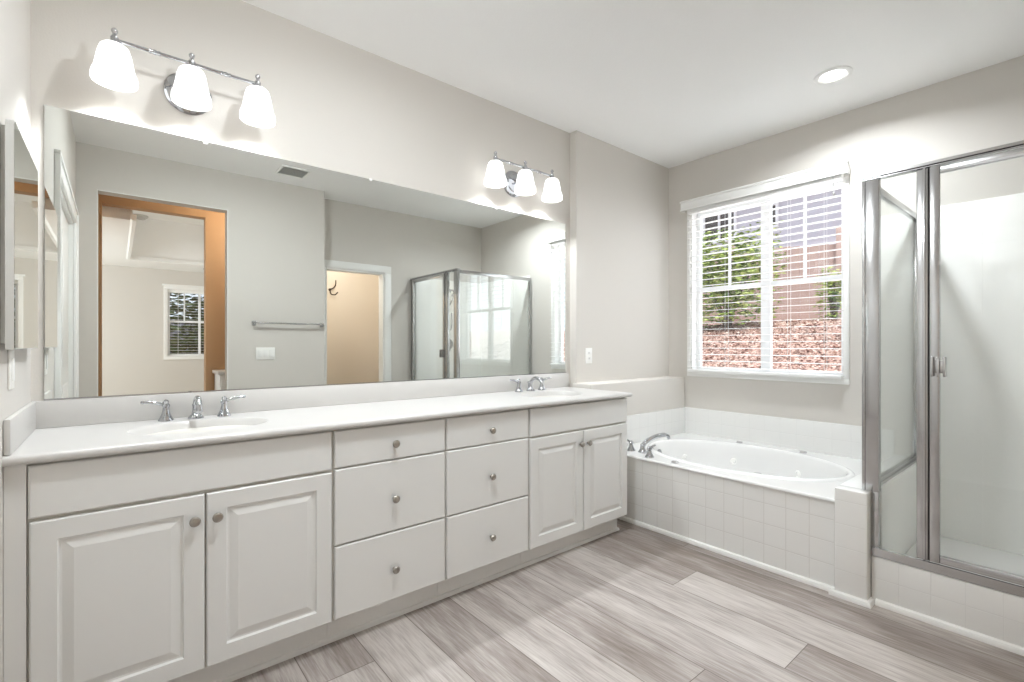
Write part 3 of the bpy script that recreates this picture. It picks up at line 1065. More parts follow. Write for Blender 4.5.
# tub filler at the front left corner of the deck
t = thing('tub_faucet', 'chrome roman tub filler with two handles on the tub corner', 'faucet', (2.84, 2.02, TZt))
bx_, by_ = 2.845, 2.01
tx, ty = 3.03, 1.915
bm = bm_new()
lathe(bm, [(0.032, 0), (0.032, 0.005), (0.026, 0.012), (0.018, 0.025), (0.016, 0.05), (0.018, 0.055), (0.014, 0.062)], (bx_, by_, TZt), 24)
dv = Vector((tx - bx_, ty - by_, 0))
L_ = dv.length; dv.normalize()
P3 = lambda s, z: (bx_ + dv.x * s, by_ + dv.y * s, TZt + z)
pts = arc_pts([P3(0, 0.045), P3(0.03, 0.075), P3(0.09, 0.104), P3(0.16, 0.118), P3(0.190, 0.108), P3(0.203, 0.088)])
k = len(pts)
tube(bm, pts, [0.017 - 0.005 * i / k for i in range(k)], 16)
obj('spout', bm, M['chrome'], t)
for hx, hy, s in ((2.835, 2.100, -1), (2.765, 1.900, 1)):
    bm = bm_new()
    lathe(bm, [(0.030, 0), (0.030, 0.005), (0.024, 0.014), (0.015, 0.032), (0.013, 0.045), (0.017, 0.050), (0.017, 0.060), (0.010, 0.068), (0.0, 0.074)], (hx, hy, TZt), 22)
    h_ = obj('handle_base', bm, M['chrome'], t)
    bm = bm_new()
    pts = arc_pts([(hx, hy, TZt + 0.060), (hx - 0.012, hy - s * 0.018, TZt + 0.068), (hx - 0.022, hy - s * 0.042, TZt + 0.080), (hx - 0.028, hy - s * 0.062, TZt + 0.092)])
    k = len(pts)
    tube(bm, pts, [0.006 + 0.003 * math.sin(PI * i / (k - 1)) for i in range(k)], 12)
    obj('lever', bm, M['chrome'], h_)

# ================================================================== SHOWER
SX = 2.76
t = thing('shower_receptor', 'white shower receptor with tiled curb behind the glass enclosure', 'shower base', (3.25, 0.2, 0))
bm = bm_new(); box(bm, 2.74, 2.86, YK + 0.001, 0.6665, 0, 0.222, 0.005, 2)
obj('curb', bm, M['tileW'], t)
bm = bm_new()
n = 72
Es = (3.32, 0.17, 0.10, 0.10)
x0, x1, y0, y1 = 2.86, XW - 0.013, YK + 0.013, 0.653
ring = plate(bm, x0, x1, y0, y1, 0.075, Es, n)
bowl(bm, ring, Es, 0.075, [(0.6, -0.004), (0.45, -0.006)])
box(bm, x0, x1, y0, y1, 0.0, 0.05)
obj('pan', bm, M['acrylic'], t)
bm = bm_new(); lathe(bm, [(0.045, 0.0), (0.045, 0.004), (0.0, 0.005)], (Es[0], Es[1], 0.0695), 24)
obj('drain', bm, M['chrome'], t)
# moulded corner seat
bm = bm_new()
pts2 = [(XW - 0.013, YK + 0.013), (XW - 0.013, 0.20), (XW - 0.10, 0.16), (XW - 0.30, 0.0), (XW - 0.42, -0.16), (XW - 0.46, YK + 0.013)]
a = [bm.verts.new((x, y, 0.07)) for x, y in pts2]; b = [bm.verts.new((x, y, 0.43)) for x, y in pts2]
ring_faces(bm, a, b); bm.faces.new(a[::-1]); bm.faces.new(b)
bmesh.ops.bevel(bm, geom=[e for e in bm.edges if all(v.co.z > 0.4 for v in e.verts)], offset=0.02, segments=3, affect='EDGES')
obj('corner_seat', bm, M['acrylic'], t)

# wall surround panels
t = thing('shower_surround', 'white moulded wall panels lining the shower behind the glass', 'shower surround', (3.78, 0.1, 0.07))
bm = bm_new()
box(bm, XW - 0.012, XW - 0.0003, YK + 0.012, 0.6665, 0.07, 2.034, 0.003)
for y in (-0.08, 0.16, 0.40):
    box(bm, XW - 0.0125, XW - 0.0115, y - 0.001, y + 0.001, 0.08, 2.02)
obj('side_panel', bm, M['surround'], t)
bm = bm_new(); box(bm, 2.80, XW - 0.0003, YK + 0.0003, YK + 0.012, 0.07, 2.034, 0.003)
obj('back_panel', bm, M['surround'], t)
bm = bm_new(); box(bm, 2.862, XW - 0.013, 0.654, 0.6665, 0.07, 0.521, 0.003)
obj('low_panel', bm, M['surround'], t)
# enclosure
t = thing('shower_enclosure', 'chrome-framed corner glass shower enclosure with hinged door', 'shower enclosure', (SX, 0.2, 0.22))
def fr(name, *a, bev=0.003, parent=None, m='brushed'):
    bm = bm_new(); box(bm, *a, bev); return obj(name, bm, M[m], parent or t)
HZ = 2.012
# front header with groove
bm = bm_new()
sweep(bm, [(SX, YK + 0.001), (SX, 0.703)], [(-0.022, 1.990), (-0.016, 1.990), (-0.016, 1.996), (-0.022, 1.998), (-0.024, 2.0), (-0.024, HZ), (0.020, HZ), (0.020, 1.990)][::1])
obj('header_rail', bm, M['brushed'], t)
# sill rail with raised lip
bm = bm_new()
sweep(bm, [(SX, YK + 0.001), (SX, 0.664)], [(-0.022, 0.2225), (-0.022, 0.262), (-0.016, 0.264), (-0.012, 0.24), (0.010, 0.235), (0.018, 0.228), (0.018, 0.2225)])
obj('sill_rail', bm, M['brushed'], t)
# corner post: rests on the knee wall and runs down its inner side
bm = bm_new()
box(bm, SX - 0.020, SX + 0.018, 0.637, 0.703, 0.5225, 1.9895, 0.003)
box(bm, SX - 0.016, SX + 0.016, 0.639, 0.6665, 0.2645, 0.5224, 0.001)
box(bm, SX - 0.024, SX - 0.0195, 0.690, 0.702, 0.5225, 1.9895, 0.001)
obj('corner_post', bm, M['brushed'], t)
fr('fixed_glass', SX - 0.003, SX + 0.003, 0.502, 0.637, 0.25, 1.9895, bev=0, m='glass')
bm = bm_new()
box(bm, SX - 0.016, SX + 0.018, 0.462, 0.502, 0.2645, 1.9895, 0.003)
box(bm, SX - 0.021, SX - 0.010, 0.470, 0.480, 0.2645, 1.9895, 0.002)
obj('strike_post', bm, M['brushed'], t)
fr('strike_seal', SX - 0.008, SX + 0.010, 0.4572, 0.4618, 0.2645, 1.9895, bev=0, m='rubber')
fr('wall_jamb', SX - 0.016, SX + 0.018, YK + 0.001, YK + 0.035, 0.2645, 1.9895)
bm = bm_new()
DY0, DY1, DZ0, DZ1 = YK + 0.038, 0.456, 0.268, 1.986
bm = bm_new()
box(bm, SX - 0.024, SX - 0.004, DY1 - 0.034, DY1, DZ0, DZ1, 0.003)
box(bm, SX - 0.024, SX - 0.004, DY0, DY0 + 0.034, DZ0, DZ1, 0.003)
box(bm, SX - 0.024, SX - 0.004, DY0 + 0.034, DY1 - 0.034, DZ1 - 0.034, DZ1, 0.003)
box(bm, SX - 0.024, SX - 0.004, DY0 + 0.034, DY1 - 0.034, DZ0, DZ0 + 0.034, 0.003)
door = obj('door', bm, M['brushed'], t)
fr('door_glass', SX - 0.017, SX - 0.011, DY0 + 0.030, DY1 - 0.030, DZ0 + 0.03, DZ1 - 0.03, bev=0, m='glass', parent=door)
bm = bm_new()
for q in (0.404, 0.424, 0.444):
    box(bm, SX - 0.050, SX - 0.025, q - 0.0045, q + 0.0045, 1.075, 1.160, 0.002)
box(bm, SX - 0.032, SX - 0.0245, 0.400, 0.448, 1.09, 1.145, 0.001)
obj('handle', bm, M['brushed'], door)
# side panel over the knee wall, towards the window wall
PY = 0.690
fr('side_glass', SX + 0.0185, XW - 0.014, PY - 0.003, PY + 0.003, 0.540, 1.975, bev=0, m='glass_side')
fr('side_top_rail', SX + 0.0185, XW - 0.0125, PY - 0.014, PY + 0.014, 1.965, 2.0, bev=0.002)
fr('side_bottom_rail', SX + 0.0185, XW - 0.0125, PY - 0.014, PY + 0.014, 0.5225, 0.548, bev=0.002)
fr('side_wall_jamb', XW - 0.036, XW - 0.0125, PY - 0.014, PY + 0.014, 0.548, 1.965, bev=0.002)

# shower head with riser, hose and valve on the back wall
t = thing('hand_shower', 'chrome hand shower with looping hose on the shower back wall', 'shower head', (3.28, YK + 0.012, 1.9))
yb = YK + 0.0122
bm = bm_new()
lathe(bm, [(0.028, 0), (0.026, 0.006), (0.012, 0.012)], (3.28, yb, 1.90), 20, axis_mtx((0, 1, 0)))
tube(bm, arc_pts([(3.28, yb, 1.90), (3.28, yb + 0.06, 1.905), (3.28, yb + 0.11, 1.88)]), 0.009, 12)
obj('arm', bm, M['chrome'], t)
bm = bm_new()
lathe(bm, [(0.010, 0.0), (0.016, 0.02), (0.042, 0.045), (0.045, 0.058), (0.0, 0.060)], (3.28, yb + 0.108, 1.885), 24, axis_mtx((0, 0.5, -1)))
obj('spray_head', bm, M['chrome'], t)
bm = bm_new()
tube(bm, arc_pts([(3.285, yb + 0.10, 1.875), (3.30, yb + 0.05, 1.80), (3.25, yb + 0.03, 1.68), (3.21, yb + 0.03, 1.56), (3.24, yb + 0.03, 1.45), (3.28, yb + 0.03, 1.40), (3.30, yb + 0.03, 1.48), (3.29, yb + 0.04, 1.62)], 10), 0.006, 10)
obj('hose', bm, M['chrome'], t)
t = thing('shower_valve', 'round chrome shower valve with lever below the hose', 'shower valve', (3.26, yb, 1.22))
bm = bm_new()
lathe(bm, [(0.075, 0), (0.073, 0.006), (0.05, 0.012), (0.028, 0.016), (0.024, 0.05), (0.0, 0.052)], (3.26, yb, 1.22), 34, axis_mtx((0, 1, 0)))
obj('escutcheon', bm, M['chrome'], t)
bm = bm_new()
tube(bm, arc_pts([(3.26, yb + 0.04, 1.22), (3.255, yb + 0.055, 1.17), (3.25, yb + 0.06, 1.13)]), 0.008, 10)
obj('lever', bm, M['chrome'], t)

# ================================================================== WINDOW + BLIND
w1 = bm_new()
# casing on the room face and liner
frame_x(w1, XW - 0.014, XW - 0.0003, 1.040, 2.220, 0.945, 2.37, WY0 - 1.040, 2.220 - WY1, WZ0 + 0.008 - 0.945, 0.03)
frame_x(w1, XW + 0.0003, XW + 0.139, WY0, WY1, WZ0, WZ1, 0.012, 0.012, 0.012, 0.012, 0)
win1 = struct('window_1', w1, M['trim'])
YC_ = 1.612
bm = bm_new()
fx0, fx1 = XW + 0.075, XW + 0.115
i0, i1, j0, j1 = WY0 + 0.012, WY1 - 0.012, WZ0 + 0.012, WZ1 - 0.012
frame_x(bm, fx0, fx1, i0, i1, j0, j1, 0.03, 0.03, 0.03, 0.03)
box(bm, fx0, fx1, YC_ - 0.036, YC_ + 0.036, j0 + 0.0301, j1 - 0.0301, 0.003)
for a0, a1 in ((i0 + 0.03, YC_ - 0.036), (YC_ + 0.036, i1 - 0.03)):
    box(bm, fx0 + 0.004, fx1 - 0.006, a0, a1, 1.665, 1.700, 0.003)          # meeting rail
    box(bm, fx0 + 0.012, fx0 + 0.022, (a0 + a1) / 2 - 0.010, (a0 + a1) / 2 + 0.010, 1.70, j1 - 0.03, 0.001)  # grille bar
struct('window_frame', bm, M['vinyl'], win1)
bm = bm_new()
box(bm, fx0 + 0.024, fx0 + 0.028, i0 + 0.02, i1 - 0.02, j0 + 0.02, j1 - 0.02)
struct('window_pane', bm, M['pane'], win1)


def blind(t, axis, u0, u1, z0, z1, c, pitch, width, cords, valance=None, sgn=1, tilt=-0.04):
    """slatted blind; axis 'Y' runs along Y at x=c, axis 'X' along X at y=c. sgn = room side direction"""
    def B(bm, a0, a1, o0, o1, zz0, zz1, bev=0.0):
        if axis == 'Y': box(bm, c + min(o0 * sgn, o1 * sgn), c + max(o0 * sgn, o1 * sgn), a0, a1, zz0, zz1, bev)
        else: box(bm, a0, a1, c + min(o0 * sgn, o1 * sgn), c + max(o0 * sgn, o1 * sgn), zz0, zz1, bev)
    bm = bm_new()
    z = z0 + 0.045
    while z < z1 - 0.02:
        hw, th, N = width / 2, 0.0018, 5
        lo, hi = [], []
        for i in range(N):
            f = -1 + 2 * i / (N - 1)
            o_ = f * hw
            zz = z + (1 - f * f) * 0.0015 + f * hw * math.sin(tilt) * 1.0
            for lst, dz in ((lo, 0), (hi, th)):
                p0 = (c + o_ * sgn, u0, zz + dz) if axis == 'Y' else (u0, c + o_ * sgn, zz + dz)
                p1 = (c + o_ * sgn, u1, zz + dz) if axis == 'Y' else (u1, c + o_ * sgn, zz + dz)
                lst.append((bm.verts.new(p0), bm.verts.new(p1)))
        loop = lo + hi[::-1]
        for i in range(len(loop)):
            a_, b_ = loop[i], loop[(i + 1) % len(loop)]
            bm.faces.new((a_[0], b_[0], b_[1], a_[1]))
        bm.faces.new([q[0] for q in loop][::-1]); bm.faces.new([q[1] for q in loop])
        z += pitch
    obj('slats', bm, M['blind'], t, 40)
    bm = bm_new(); B(bm, u0, u1, -width / 2, width / 2, z0, z0 + 0.022, 0.004)
    obj('bottom_rail', bm, M['blind'], t)
    bm = bm_new(); B(bm, u0, u1, -width / 2, width / 2, z1 - 0.02, z1 + 0.03, 0.003)
    obj('head_rail', bm, M['blind'], t)
    for u in cords:
        bm = bm_new()
        o_ = width / 2 + 0.002
        if axis == 'Y': pa, pb = (c - o_, u), (c + o_, u)
        else: pa, pb = (u, c - o_), (u, c + o_)
        tube(bm, [(pa[0], pa[1], z1), (pa[0], pa[1], z0 + 0.01), (pa[0], pa[1], z0 - 0.0015), (pb[0], pb[1], z0 - 0.0015), (pb[0], pb[1], z0 + 0.01), (pb[0], pb[1], z1)], 0.0012, 6)
        obj('ladder_cord', bm, M['blind'], t)
    if valance:
        v0, v1, vz0, vz1, vo = valance
        bm = bm_new()
        B(bm, v0, v1, vo, vo + 0.012, vz0, vz1, 0.003)
        B(bm, v0 - 0.006, v1 + 0.006, vo - 0.004, vo + 0.020, vz1 - 0.018, vz1, 0.004)
        B(bm, v0 - 0.003, v1 + 0.003, vo, vo + 0.016, vz0, vz0 + 0.012, 0.003)
        B(bm, v0, v0 + 0.010, -0.012, vo, vz0, vz1 - 0.002, 0.001)
        B(bm, v1 - 0.010, v1, -0.012, vo, vz0, vz1 - 0.002, 0.001)
        obj('valance', bm, M['trim'], t)


t = thing('window_blind', 'white slatted blind with valance over the window above the tub', 'window blind', (XW - 0.02, 1.63, 0.98))
blind(t, 'Y', 1.070, 2.190, 0.984, 2.345, XW - 0.0165 - 0.027 + 0.004, 0.0515, 0.050, (1.17, 1.40, 1.86, 2.09), (1.030, 2.240, 2.345, 2.430, 0.030), -1)
bm = bm_new()
rod(bm, (XW - 0.075, 1.115, 2.34), (XW - 0.075, 1.11, 2.24), 0.0015, 6)
lathe(bm, [(0.002, 0.03), (0.006, 0.02), (0.006, 0.0), (0.0, -0.002)], (XW - 0.075, 1.11, 2.215), 12)
obj('tilt_cord', bm, M['brushed'], t)

# ================================================================== CEILING ITEMS
def downlight(x, y, label, watts):
    t = thing('recessed_light', label, 'ceiling light', (x, y, ZC))
    bm = bm_new()
    lathe(bm, [(0.096, -0.001), (0.096, -0.005), (0.090, -0.008), (0.072, -0.009), (0.066, -0.004), (0.064, -0.001)], (x, y, ZC), 48)
    obj('trim_ring', bm, M['trim'], t)
    bm = bm_new(); lathe(bm, [(0.0, -0.0060), (0.04, -0.0055), (0.063, -0.0035)], (x, y, ZC), 40, cap=False)
    obj('lens', bm, M['lens'], t)
    l_ = area('recessed_lamp', (x, y, ZC - 0.012), (0, 0, 0), 0.12, 0.12, watts, (0.91, 0.96, 1.0))
    l_.data.shape = 'DISK'
    l_.data.spread = math.radians(155)


downlight(3.215, 0.965, 'lit round recessed downlight in the ceiling over the shower corner', 6.0)
LX, LY = 0.80, 1.26
t = thing('added_ceiling_light', 'added unseen flush white glass dome light above the vanity aisle', 'ceiling light', (LX, LY, ZC))  # added out of view to brighten the walls and ceiling
bm = bm_new(); lathe(bm, [(0.165, -0.0005), (0.165, -0.012), (0.155, -0.020), (0.148, -0.020)], (LX, LY, ZC), 40)
obj('canopy', bm, M['chrome'], t)
bm = bm_new(); lathe(bm, [(0.148, -0.020), (0.146, -0.034), (0.130, -0.054), (0.095, -0.074), (0.05, -0.084), (0.0, -0.087)], (LX, LY, ZC), 40, cap=False)
obj('glass_dome', bm, M['lens'], t)
point('added_dome_glow', (LX, LY, ZC - 0.13), 3.0, (0.905, 0.96, 1.0), 0.04)  # glow of the added dome, lifts the ceiling
_l = area('added_dome_down', (LX, LY, ZC - 0.09), (0, 0, 0), 0.2, 0.2, 7.0, (0.905, 0.96, 1.0))
_l.data.shape = 'DISK'
t = thing('ceiling_vent', 'square white ceiling vent near the doorway, seen in the mirror', 'vent', (1.235, 0.315, ZC))
bm = bm_new()
for (x0, x1, y0, y1) in ((1.11, 1.36, 0.19, 0.21), (1.11, 1.36, 0.42, 0.44), (1.11, 1.13, 0.21, 0.42), (1.34, 1.36, 0.21, 0.42)):
    box(bm, x0, x1, y0, y1, ZC - 0.010, ZC - 0.0005, 0.002)
obj('frame', bm, M['plastic'], t)
bm = bm_new()
for i in range(8):
    y = 0.224 + i * 0.026
    vs = [bm.verts.new(p) for p in ((1.13, y, ZC - 0.002), (1.34, y, ZC - 0.002), (1.34, y + 0.014, ZC - 0.012), (1.13, y + 0.014, ZC - 0.012))]
    bm.faces.new(vs)
    vs = [bm.verts.new(p) for p in ((1.13, y + 0.0015, ZC - 0.002), (1.34, y + 0.0015, ZC - 0.002), (1.34, y + 0.0155, ZC - 0.012), (1.13, y + 0.0155, ZC - 0.012))]
    bm.faces.new(vs)
obj('louvres', bm, M['plastic'], t)
bm = bm_new(); box(bm, 1.13, 1.34, 0.21, 0.42, ZC - 0.0016, ZC - 0.0004)
obj('duct_opening', bm, M['duct'], t)

# ================================================================== BEYOND THE DOORWAY (seen in the mirror)
bm = bm_new()
hxx = 2.275
tube(bm, arc_pts([(hxx - 0.035, -1.673, 1.97), (hxx - 0.012, -1.64, 1.975), (hxx + 0.012, -1.60, 2.015), (hxx + 0.018, -1.60, 2.085)]), 0.008, 10)
tube(bm, arc_pts([(hxx - 0.035, -1.673, 1.95), (hxx - 0.03, -1.64, 1.90), (hxx + 0.01, -1.61, 1.89), (hxx + 0.045, -1.60, 1.925)]), 0.008, 10)
lathe(bm, [(0.02, 0), (0.018, 0.006), (0.0, 0.008)], (hxx - 0.035, -1.6796, 1.96), 20, axis_mtx((0, 1, 0)))
o = obj('robe_hook', bm, M['hook']); tag(o, 'dark double robe hook on the warm-lit toilet room wall', 'robe hook')

t = thing('hall_cabinet', 'low white cabinet in the hall against the tan wall', 'cabinet', (1.1, -0.75, 0))
bm = bm_new(); box(bm, 0.795, XN - 0.125, -0.945, -0.60, 0.0, 0.915, 0.002)
obj('body', bm, M['cabinet'], t)
bm = bm_new(); box(bm, 0.775, XN - 0.124, -0.948, -0.575, 0.9155, 0.95, 0.004)
obj('top', bm, M['marble'], t)
bm = bm_new(); panel_front(bm, 0.80, 1.14, 0.70, 0.90, -0.5995, -0.018, [(0, -0.014), (0.004, -0.018)], -1) if False else box(bm, 0.805, 1.14, -0.5995, -0.582, 0.70, 0.895, 0.003)
dr = obj('drawer', bm, M['cabinet'], t)
bm = bm_new(); lathe(bm, [(0.006, 0), (0.006, 0.01), (0.014, 0.016), (0.0, 0.026)], (0.97, -0.582, 0.80), 16, axis_mtx((0, 1, 0)))
obj('knob', bm, M['nickel'], dr)

t = thing('smoke_detector', 'round white smoke detector on the bedroom tray ceiling', 'smoke detector', (0.27, -3.74, TZ))
bm = bm_new(); lathe(bm, [(0.088, -0.0005), (0.088, -0.022), (0.072, -0.034)], (0.27, -3.74, TZ), 30)
M['detector'] = mat('detector_plastic', (196, 194, 190), 0.5, var=0.01)  # white plastic greyed, its shading is in the colour
obj('base', bm, M['detector'], t)
bm = bm_new(); lathe(bm, [(0.058, -0.034), (0.054, -0.052), (0.0, -0.056)], (0.27, -3.74, TZ), 30)
obj('cap', bm, M['detector'], t)

# bedroom ceiling fan; its light is added to brighten the tray
FX, FY = 1.575, -2.9
t = thing('ceiling_fan', 'bedroom ceiling fan, only a blade tip shows past the hall wall', 'ceiling fan', (FX, FY, TZ))
bm = bm_new(); lathe(bm, [(0.06, -0.0005), (0.06, -0.03), (0.012, -0.05), (0.012, -0.71), (0.05, -0.725), (0.10, -0.75), (0.11, -0.81), (0.08, -0.85), (0.0, -0.855)], (FX, FY, TZ), 28)
obj('motor', bm, M['nickel'], t)
for k in range(5):
    a_ = PI + 2 * PI * k / 5
    bm = bm_new()
    R_ = Matrix.Rotation(a_, 3, 'Z')
    pr_ = [(0.10, -0.03), (0.20, -0.055), (0.60, -0.07), (0.64, -0.05), (0.65, 0.0), (0.64, 0.05), (0.60, 0.07), (0.20, 0.055), (0.10, 0.03)]
    lo = [bm.verts.new(Vector((FX, FY, TZ - 0.80)) + R_ @ Vector((x_, y_, -0.004 + y_ * 0.18))) for x_, y_ in pr_]
    hi = [bm.verts.new(Vector((FX, FY, TZ - 0.80)) + R_ @ Vector((x_, y_, 0.004 + y_ * 0.18))) for x_, y_ in pr_]
    ring_faces(bm, lo, hi); bm.faces.new(lo[::-1]); bm.faces.new(hi)
    obj('blade', bm, M['hook'], t)
bm = bm_new(); lathe(bm, [(0.0, -0.95), (0.06, -0.94), (0.10, -0.91), (0.12, -0.87), (0.11, -0.855)], (FX, FY, TZ), 28, cap=False)
obj('added_light_bowl', bm, M['lens'], t)
point('added_fan_light', (FX, FY, TZ - 1.02), 5, (0.96, 0.98, 1.0), 0.08)

# bedroom back window
w2 = bm_new()
frame_y(w2, BY + 0.0004, BY + 0.018, 0.60, 1.615, 0.965, 2.185, 0.055, 0.055, 0.055, 0.055)
box(w2, 0.58, 1.635, BY + 0.0004, BY + 0.024, 2.1851, 2.215, 0.003)
win2 = struct('window_2', w2, M['trim'])
bm = bm_new()
frame_y(bm, BY - 0.11, BY - 0.075, 0.655, 1.56, 1.02, 2.13, 0.035, 0.035, 0.035, 0.035)
box(bm, 1.09, 1.125, BY - 0.112, BY - 0.073, 1.056, 2.094, 0.003)
for q0, q1 in ((0.69, 1.09), (1.125, 1.525)):
    box(bm, q0, q1, BY - 0.108, BY - 0.078, 1.585, 1.62, 0.003)
    box(bm, (q0 + q1) / 2 - 0.01, (q0 + q1) / 2 + 0.01, BY - 0.09, BY - 0.08, 1.62, 2.094, 0.001)
struct('window_frame', bm, M['vinyl'], win2)
bm = bm_new(); box(bm, 0.67, 1.54, BY - 0.098, BY - 0.094, 1.04, 2.11)
struct('window_pane', bm, M['pane'], win2)
t = thing('window_blind', 'white slatted blind in the bedroom window, seen in the mirror', 'window blind', (1.1, BY, 1.02))
blind(t, 'X', 0.66, 1.555, 1.025, 2.10, BY - 0.034, 0.047, 0.046, (0.80, 1.41), None, 1)
# large bedroom side window, unseen, added to light the room
w3 = bm_new()
frame_x(w3, -2.26 + 0.0004, -2.242, -4.06, -1.74, 0.64, 2.36, 0.06, 0.06, 0.06, 0.06)
frame_x(w3, -2.36, -2.31, -4.0, -1.8, 0.7, 2.3, 0.04, 0.04, 0.04, 0.04)
box(w3, -2.36, -2.31, -2.92, -2.88, 0.741, 2.259, 0.003)
struct('added_window', w3, M['trim'])

# ================================================================== OUTSIDE
rng = random.Random(4)


def hill_z(x, y):
    s = min(1.0, max(0.0, (x - 4.3) / 3.6))
    return 0.55 + 1.02 * s + 0.05 * math.sin(x * 1.7 + y * 0.9) + 0.03 * math.sin(y * 2.3) + max(0, x - 7.9) * 0.03


bm = bm_new()
NX, NY = 60, 80
gv = [[None] * (NY + 1) for _ in range(NX + 1)]
for i in range(NX + 1):
    for j in range(NY + 1):
        x = 3.95 + 16 * (i / NX) ** 1.6
        y = -4 + 16 * j / NY
        gv[i][j] = bm.verts.new((x, y, hill_z(x, y) + rng.uniform(-0.012, 0.012)))
for i in range(NX):
    for j in range(NY):
        bm.faces.new((gv[i][j], gv[i + 1][j], gv[i + 1][j + 1], gv[i][j + 1]))
o = obj('ground_slope', bm, M['mulch']); o['kind'] = 'structure'
# loose fallen leaves and bark chips
bm = bm_new()
for k in range(16000):
    x = 4.2 + rng.random() * 4.6
    y = 1.0 + rng.random() * 4.2
    z = hill_z(x, y) + rng.uniform(0.0, 0.03)
    s = rng.uniform(0.012, 0.032)
    R_ = Matrix.Rotation(rng.uniform(0, 2 * PI), 3, 'Z') @ Matrix.Rotation(rng.uniform(-0.7, 0.7), 3, 'X') @ Matrix.Rotation(rng.uniform(-0.7, 0.7), 3, 'Y')
    vs = [bm.verts.new(Vector((x, y, z)) + R_ @ Vector(p)) for p in ((-s, 0, 0), (0, -s * 0.5, 0.004), (s, 0, 0), (0, s * 0.5, 0.006))]
    bm.faces.new(vs)
M['chips'] = speckle_mat('dry_leaf_litter', [(96, 62, 52), (168, 126, 110), (226, 200, 186), (128, 88, 76), (244, 230, 220)], 14, 0.1)
o = obj('leaf_litter', bm, M['chips']); tag(o, 'pinkish brown leaf litter and bark mulch covering the slope outside the window', 'mulch', kind='stuff')


def bush(name, label, cat, cx, cy, z0, rx, ry, h, nleaf, m, leaf=0.05, seed=1, group=None, trunk=0.03):
    r = random.Random(seed)
    t = thing(name, label, cat, (cx, cy, z0), group)
    bm = bm_new()
    for k in range(7):
        a = r.uniform(0, 2 * PI)
        tx, ty, tz = cx + rx * 0.6 * math.cos(a) * r.random(), cy + ry * 0.6 * math.sin(a) * r.random(), z0 + h * r.uniform(0.5, 0.85)
        tube(bm, arc_pts([(cx, cy, z0 - 0.1), ((cx * 2 + tx) / 3, (cy * 2 + ty) / 3, z0 + h * 0.25), (tx, ty, tz)], 4), [trunk * (1 - 0.07 * i) for i in range(9)], 7)
    obj('stem', bm, M['bark'], t)
    bm = bm_new()
    cl = [(r.uniform(-1, 1), r.uniform(-1, 1), r.uniform(0.1, 1)) for _ in range(16)]
    for k in range(nleaf):
        c = cl[r.randrange(16)]
        while True:
            q = Vector((r.gauss(c[0] * 0.6, 0.28), r.gauss(c[1] * 0.6, 0.28), r.gauss(c[2] * 0.85, 0.16)))
            if q.x ** 2 + q.y ** 2 < 1 and 0.02 < q.z < 1.1: break
        p = Vector((cx + q.x * rx, cy + q.y * ry, z0 + q.z * h))
        s = leaf * r.uniform(0.6, 1.2)
        R_ = Matrix.Rotation(r.uniform(0, 2 * PI), 3, 'Z') @ Matrix.Rotation(r.uniform(-1.2, 1.2), 3, 'X')
        vs = [bm.verts.new(p + R_ @ Vector(v)) for v in ((-s, 0, 0), (-s * 0.2, -s * 0.38, 0.006), (s, 0, 0), (-s * 0.2, s * 0.38, 0.006))]
        bm.faces.new(vs)
    obj('foliage', bm, m, t)
    return t


bush('leafy_shrub', 'leafy yellow-green shrub on the slope behind the left window half', 'shrub', 7.6, 3.75, hill_z(7.6, 3.75), 0.80, 0.85, 1.50, 5200, M['leaf'], 0.055, 3)
bush('leafy_shrub', 'small green shrub at the right edge of the window view', 'shrub', 8.2, 2.45, hill_z(8.2, 2.45), 0.28, 0.28, 0.75, 700, M['leaf'], 0.045, 9)

# board fence behind, on the right
t = thing('board_fence', 'reddish brown board fence on the slope behind the right window half', 'fence', (9.2, 3.0, hill_z(9.2, 3)))
bm = bm_new()
y = 0.2
k = 0
while y < 6.5:
    z0 = hill_z(9.2, y) - 0.1
    box(bm, 9.20, 9.222, y, y + 0.138, z0, z0 + 1.42 + rng.uniform(-0.01, 0.01), 0.003, 1)
    y += 0.146
obj('boards', bm, M['fence'], t)
for y in (0.8, 2.6, 4.4, 6.2):
    bm = bm_new(); box(bm, 9.10, 9.198, y, y + 0.09, hill_z(9.15, y) - 0.1, hill_z(9.15, y) + 1.6, 0.004)
    obj('post', bm, M['fence'], t)
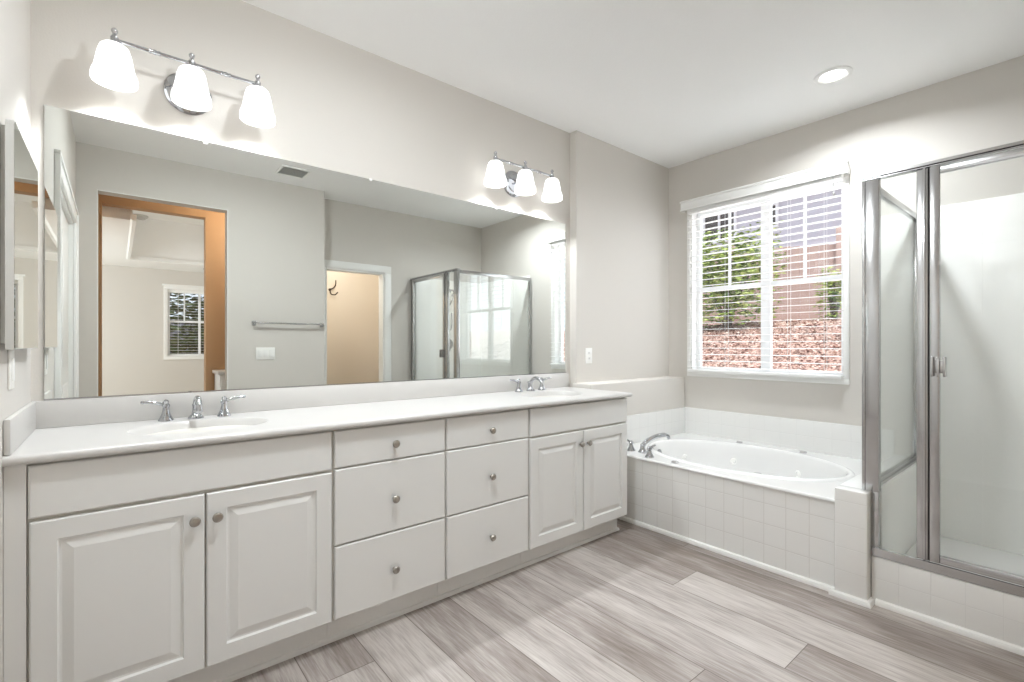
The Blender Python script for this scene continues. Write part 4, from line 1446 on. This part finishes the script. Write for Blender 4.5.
# neighbour's house far behind
t = thing('neighbour_house', 'pale lavender stucco house far behind the fence', 'house', (15.0, 6.0, 1.6))
bm = bm_new(); box(bm, 14.0, 19.0, 1.0, 12.0, 1.0, 5.6)
obj('wall', bm, M['stucco'], t)
bm = bm_new()
vs = [bm.verts.new(p) for p in ((13.4, 0.6, 5.5), (19.6, 0.6, 5.5), (19.6, 12.4, 5.5), (13.4, 12.4, 5.5), (16.5, 3.6, 7.2), (16.5, 9.4, 7.2))]
for q in ((3, 2, 1, 0), (0, 1, 4), (1, 2, 5, 4), (2, 3, 5), (3, 0, 4, 5)): bm.faces.new([vs[i] for i in q])
obj('roof', bm, M['rooftile'], t)
for (y0, y1, z0, z1) in ((6.7, 7.6, 4.35, 5.15), (5.55, 5.85, 4.5, 5.05)):
    bm = bm_new()
    for a in ((y0 - .07, y0, z0 - .07, z1 + .07), (y1, y1 + .07, z0 - .07, z1 + .07), (y0, y1, z0 - .07, z0), (y0, y1, z1, z1 + .07), ((y0 + y1) / 2 - .03, (y0 + y1) / 2 + .03, z0, z1)):
        box(bm, 13.93, 13.999, a[0], a[1], a[2], a[3])
    f_ = obj('window_frame', bm, M['vinyl'], t)
    bm = bm_new(); box(bm, 13.975, 13.998, y0, y1, z0, z1)
    obj('pane', bm, M['darkglass'], f_)

# garden behind the bedroom
bm = bm_new(); box(bm, -14, 8, -16, -5.2, 0.0, 0.1)
struct('ground_garden', bm, M['mulch'])
bush('garden_tree', 'dark leafy tree seen at the top of the bedroom window', 'tree', 1.7, -7.6, 0.1, 2.0, 0.8, 3.0, 9000, M['leaf_dark'], 0.10, 21, None, 0.07)
t = thing('garden_fence', 'grey garden fence behind the bedroom window', 'fence', (1.5, -10.2, 0.1))
M['fence_grey'] = mat('grey_fence_boards', (140, 144, 156), 0.85, bump=(12, 0.5, 0.006), var=0.1)
bm = bm_new()
x = -3.0
while x < 7.5:
    box(bm, x, x + 0.14, -10.22, -10.2, 0.1, 1.9, 0.003, 1)
    x += 0.148
obj('boards', bm, M['fence_grey'], t)
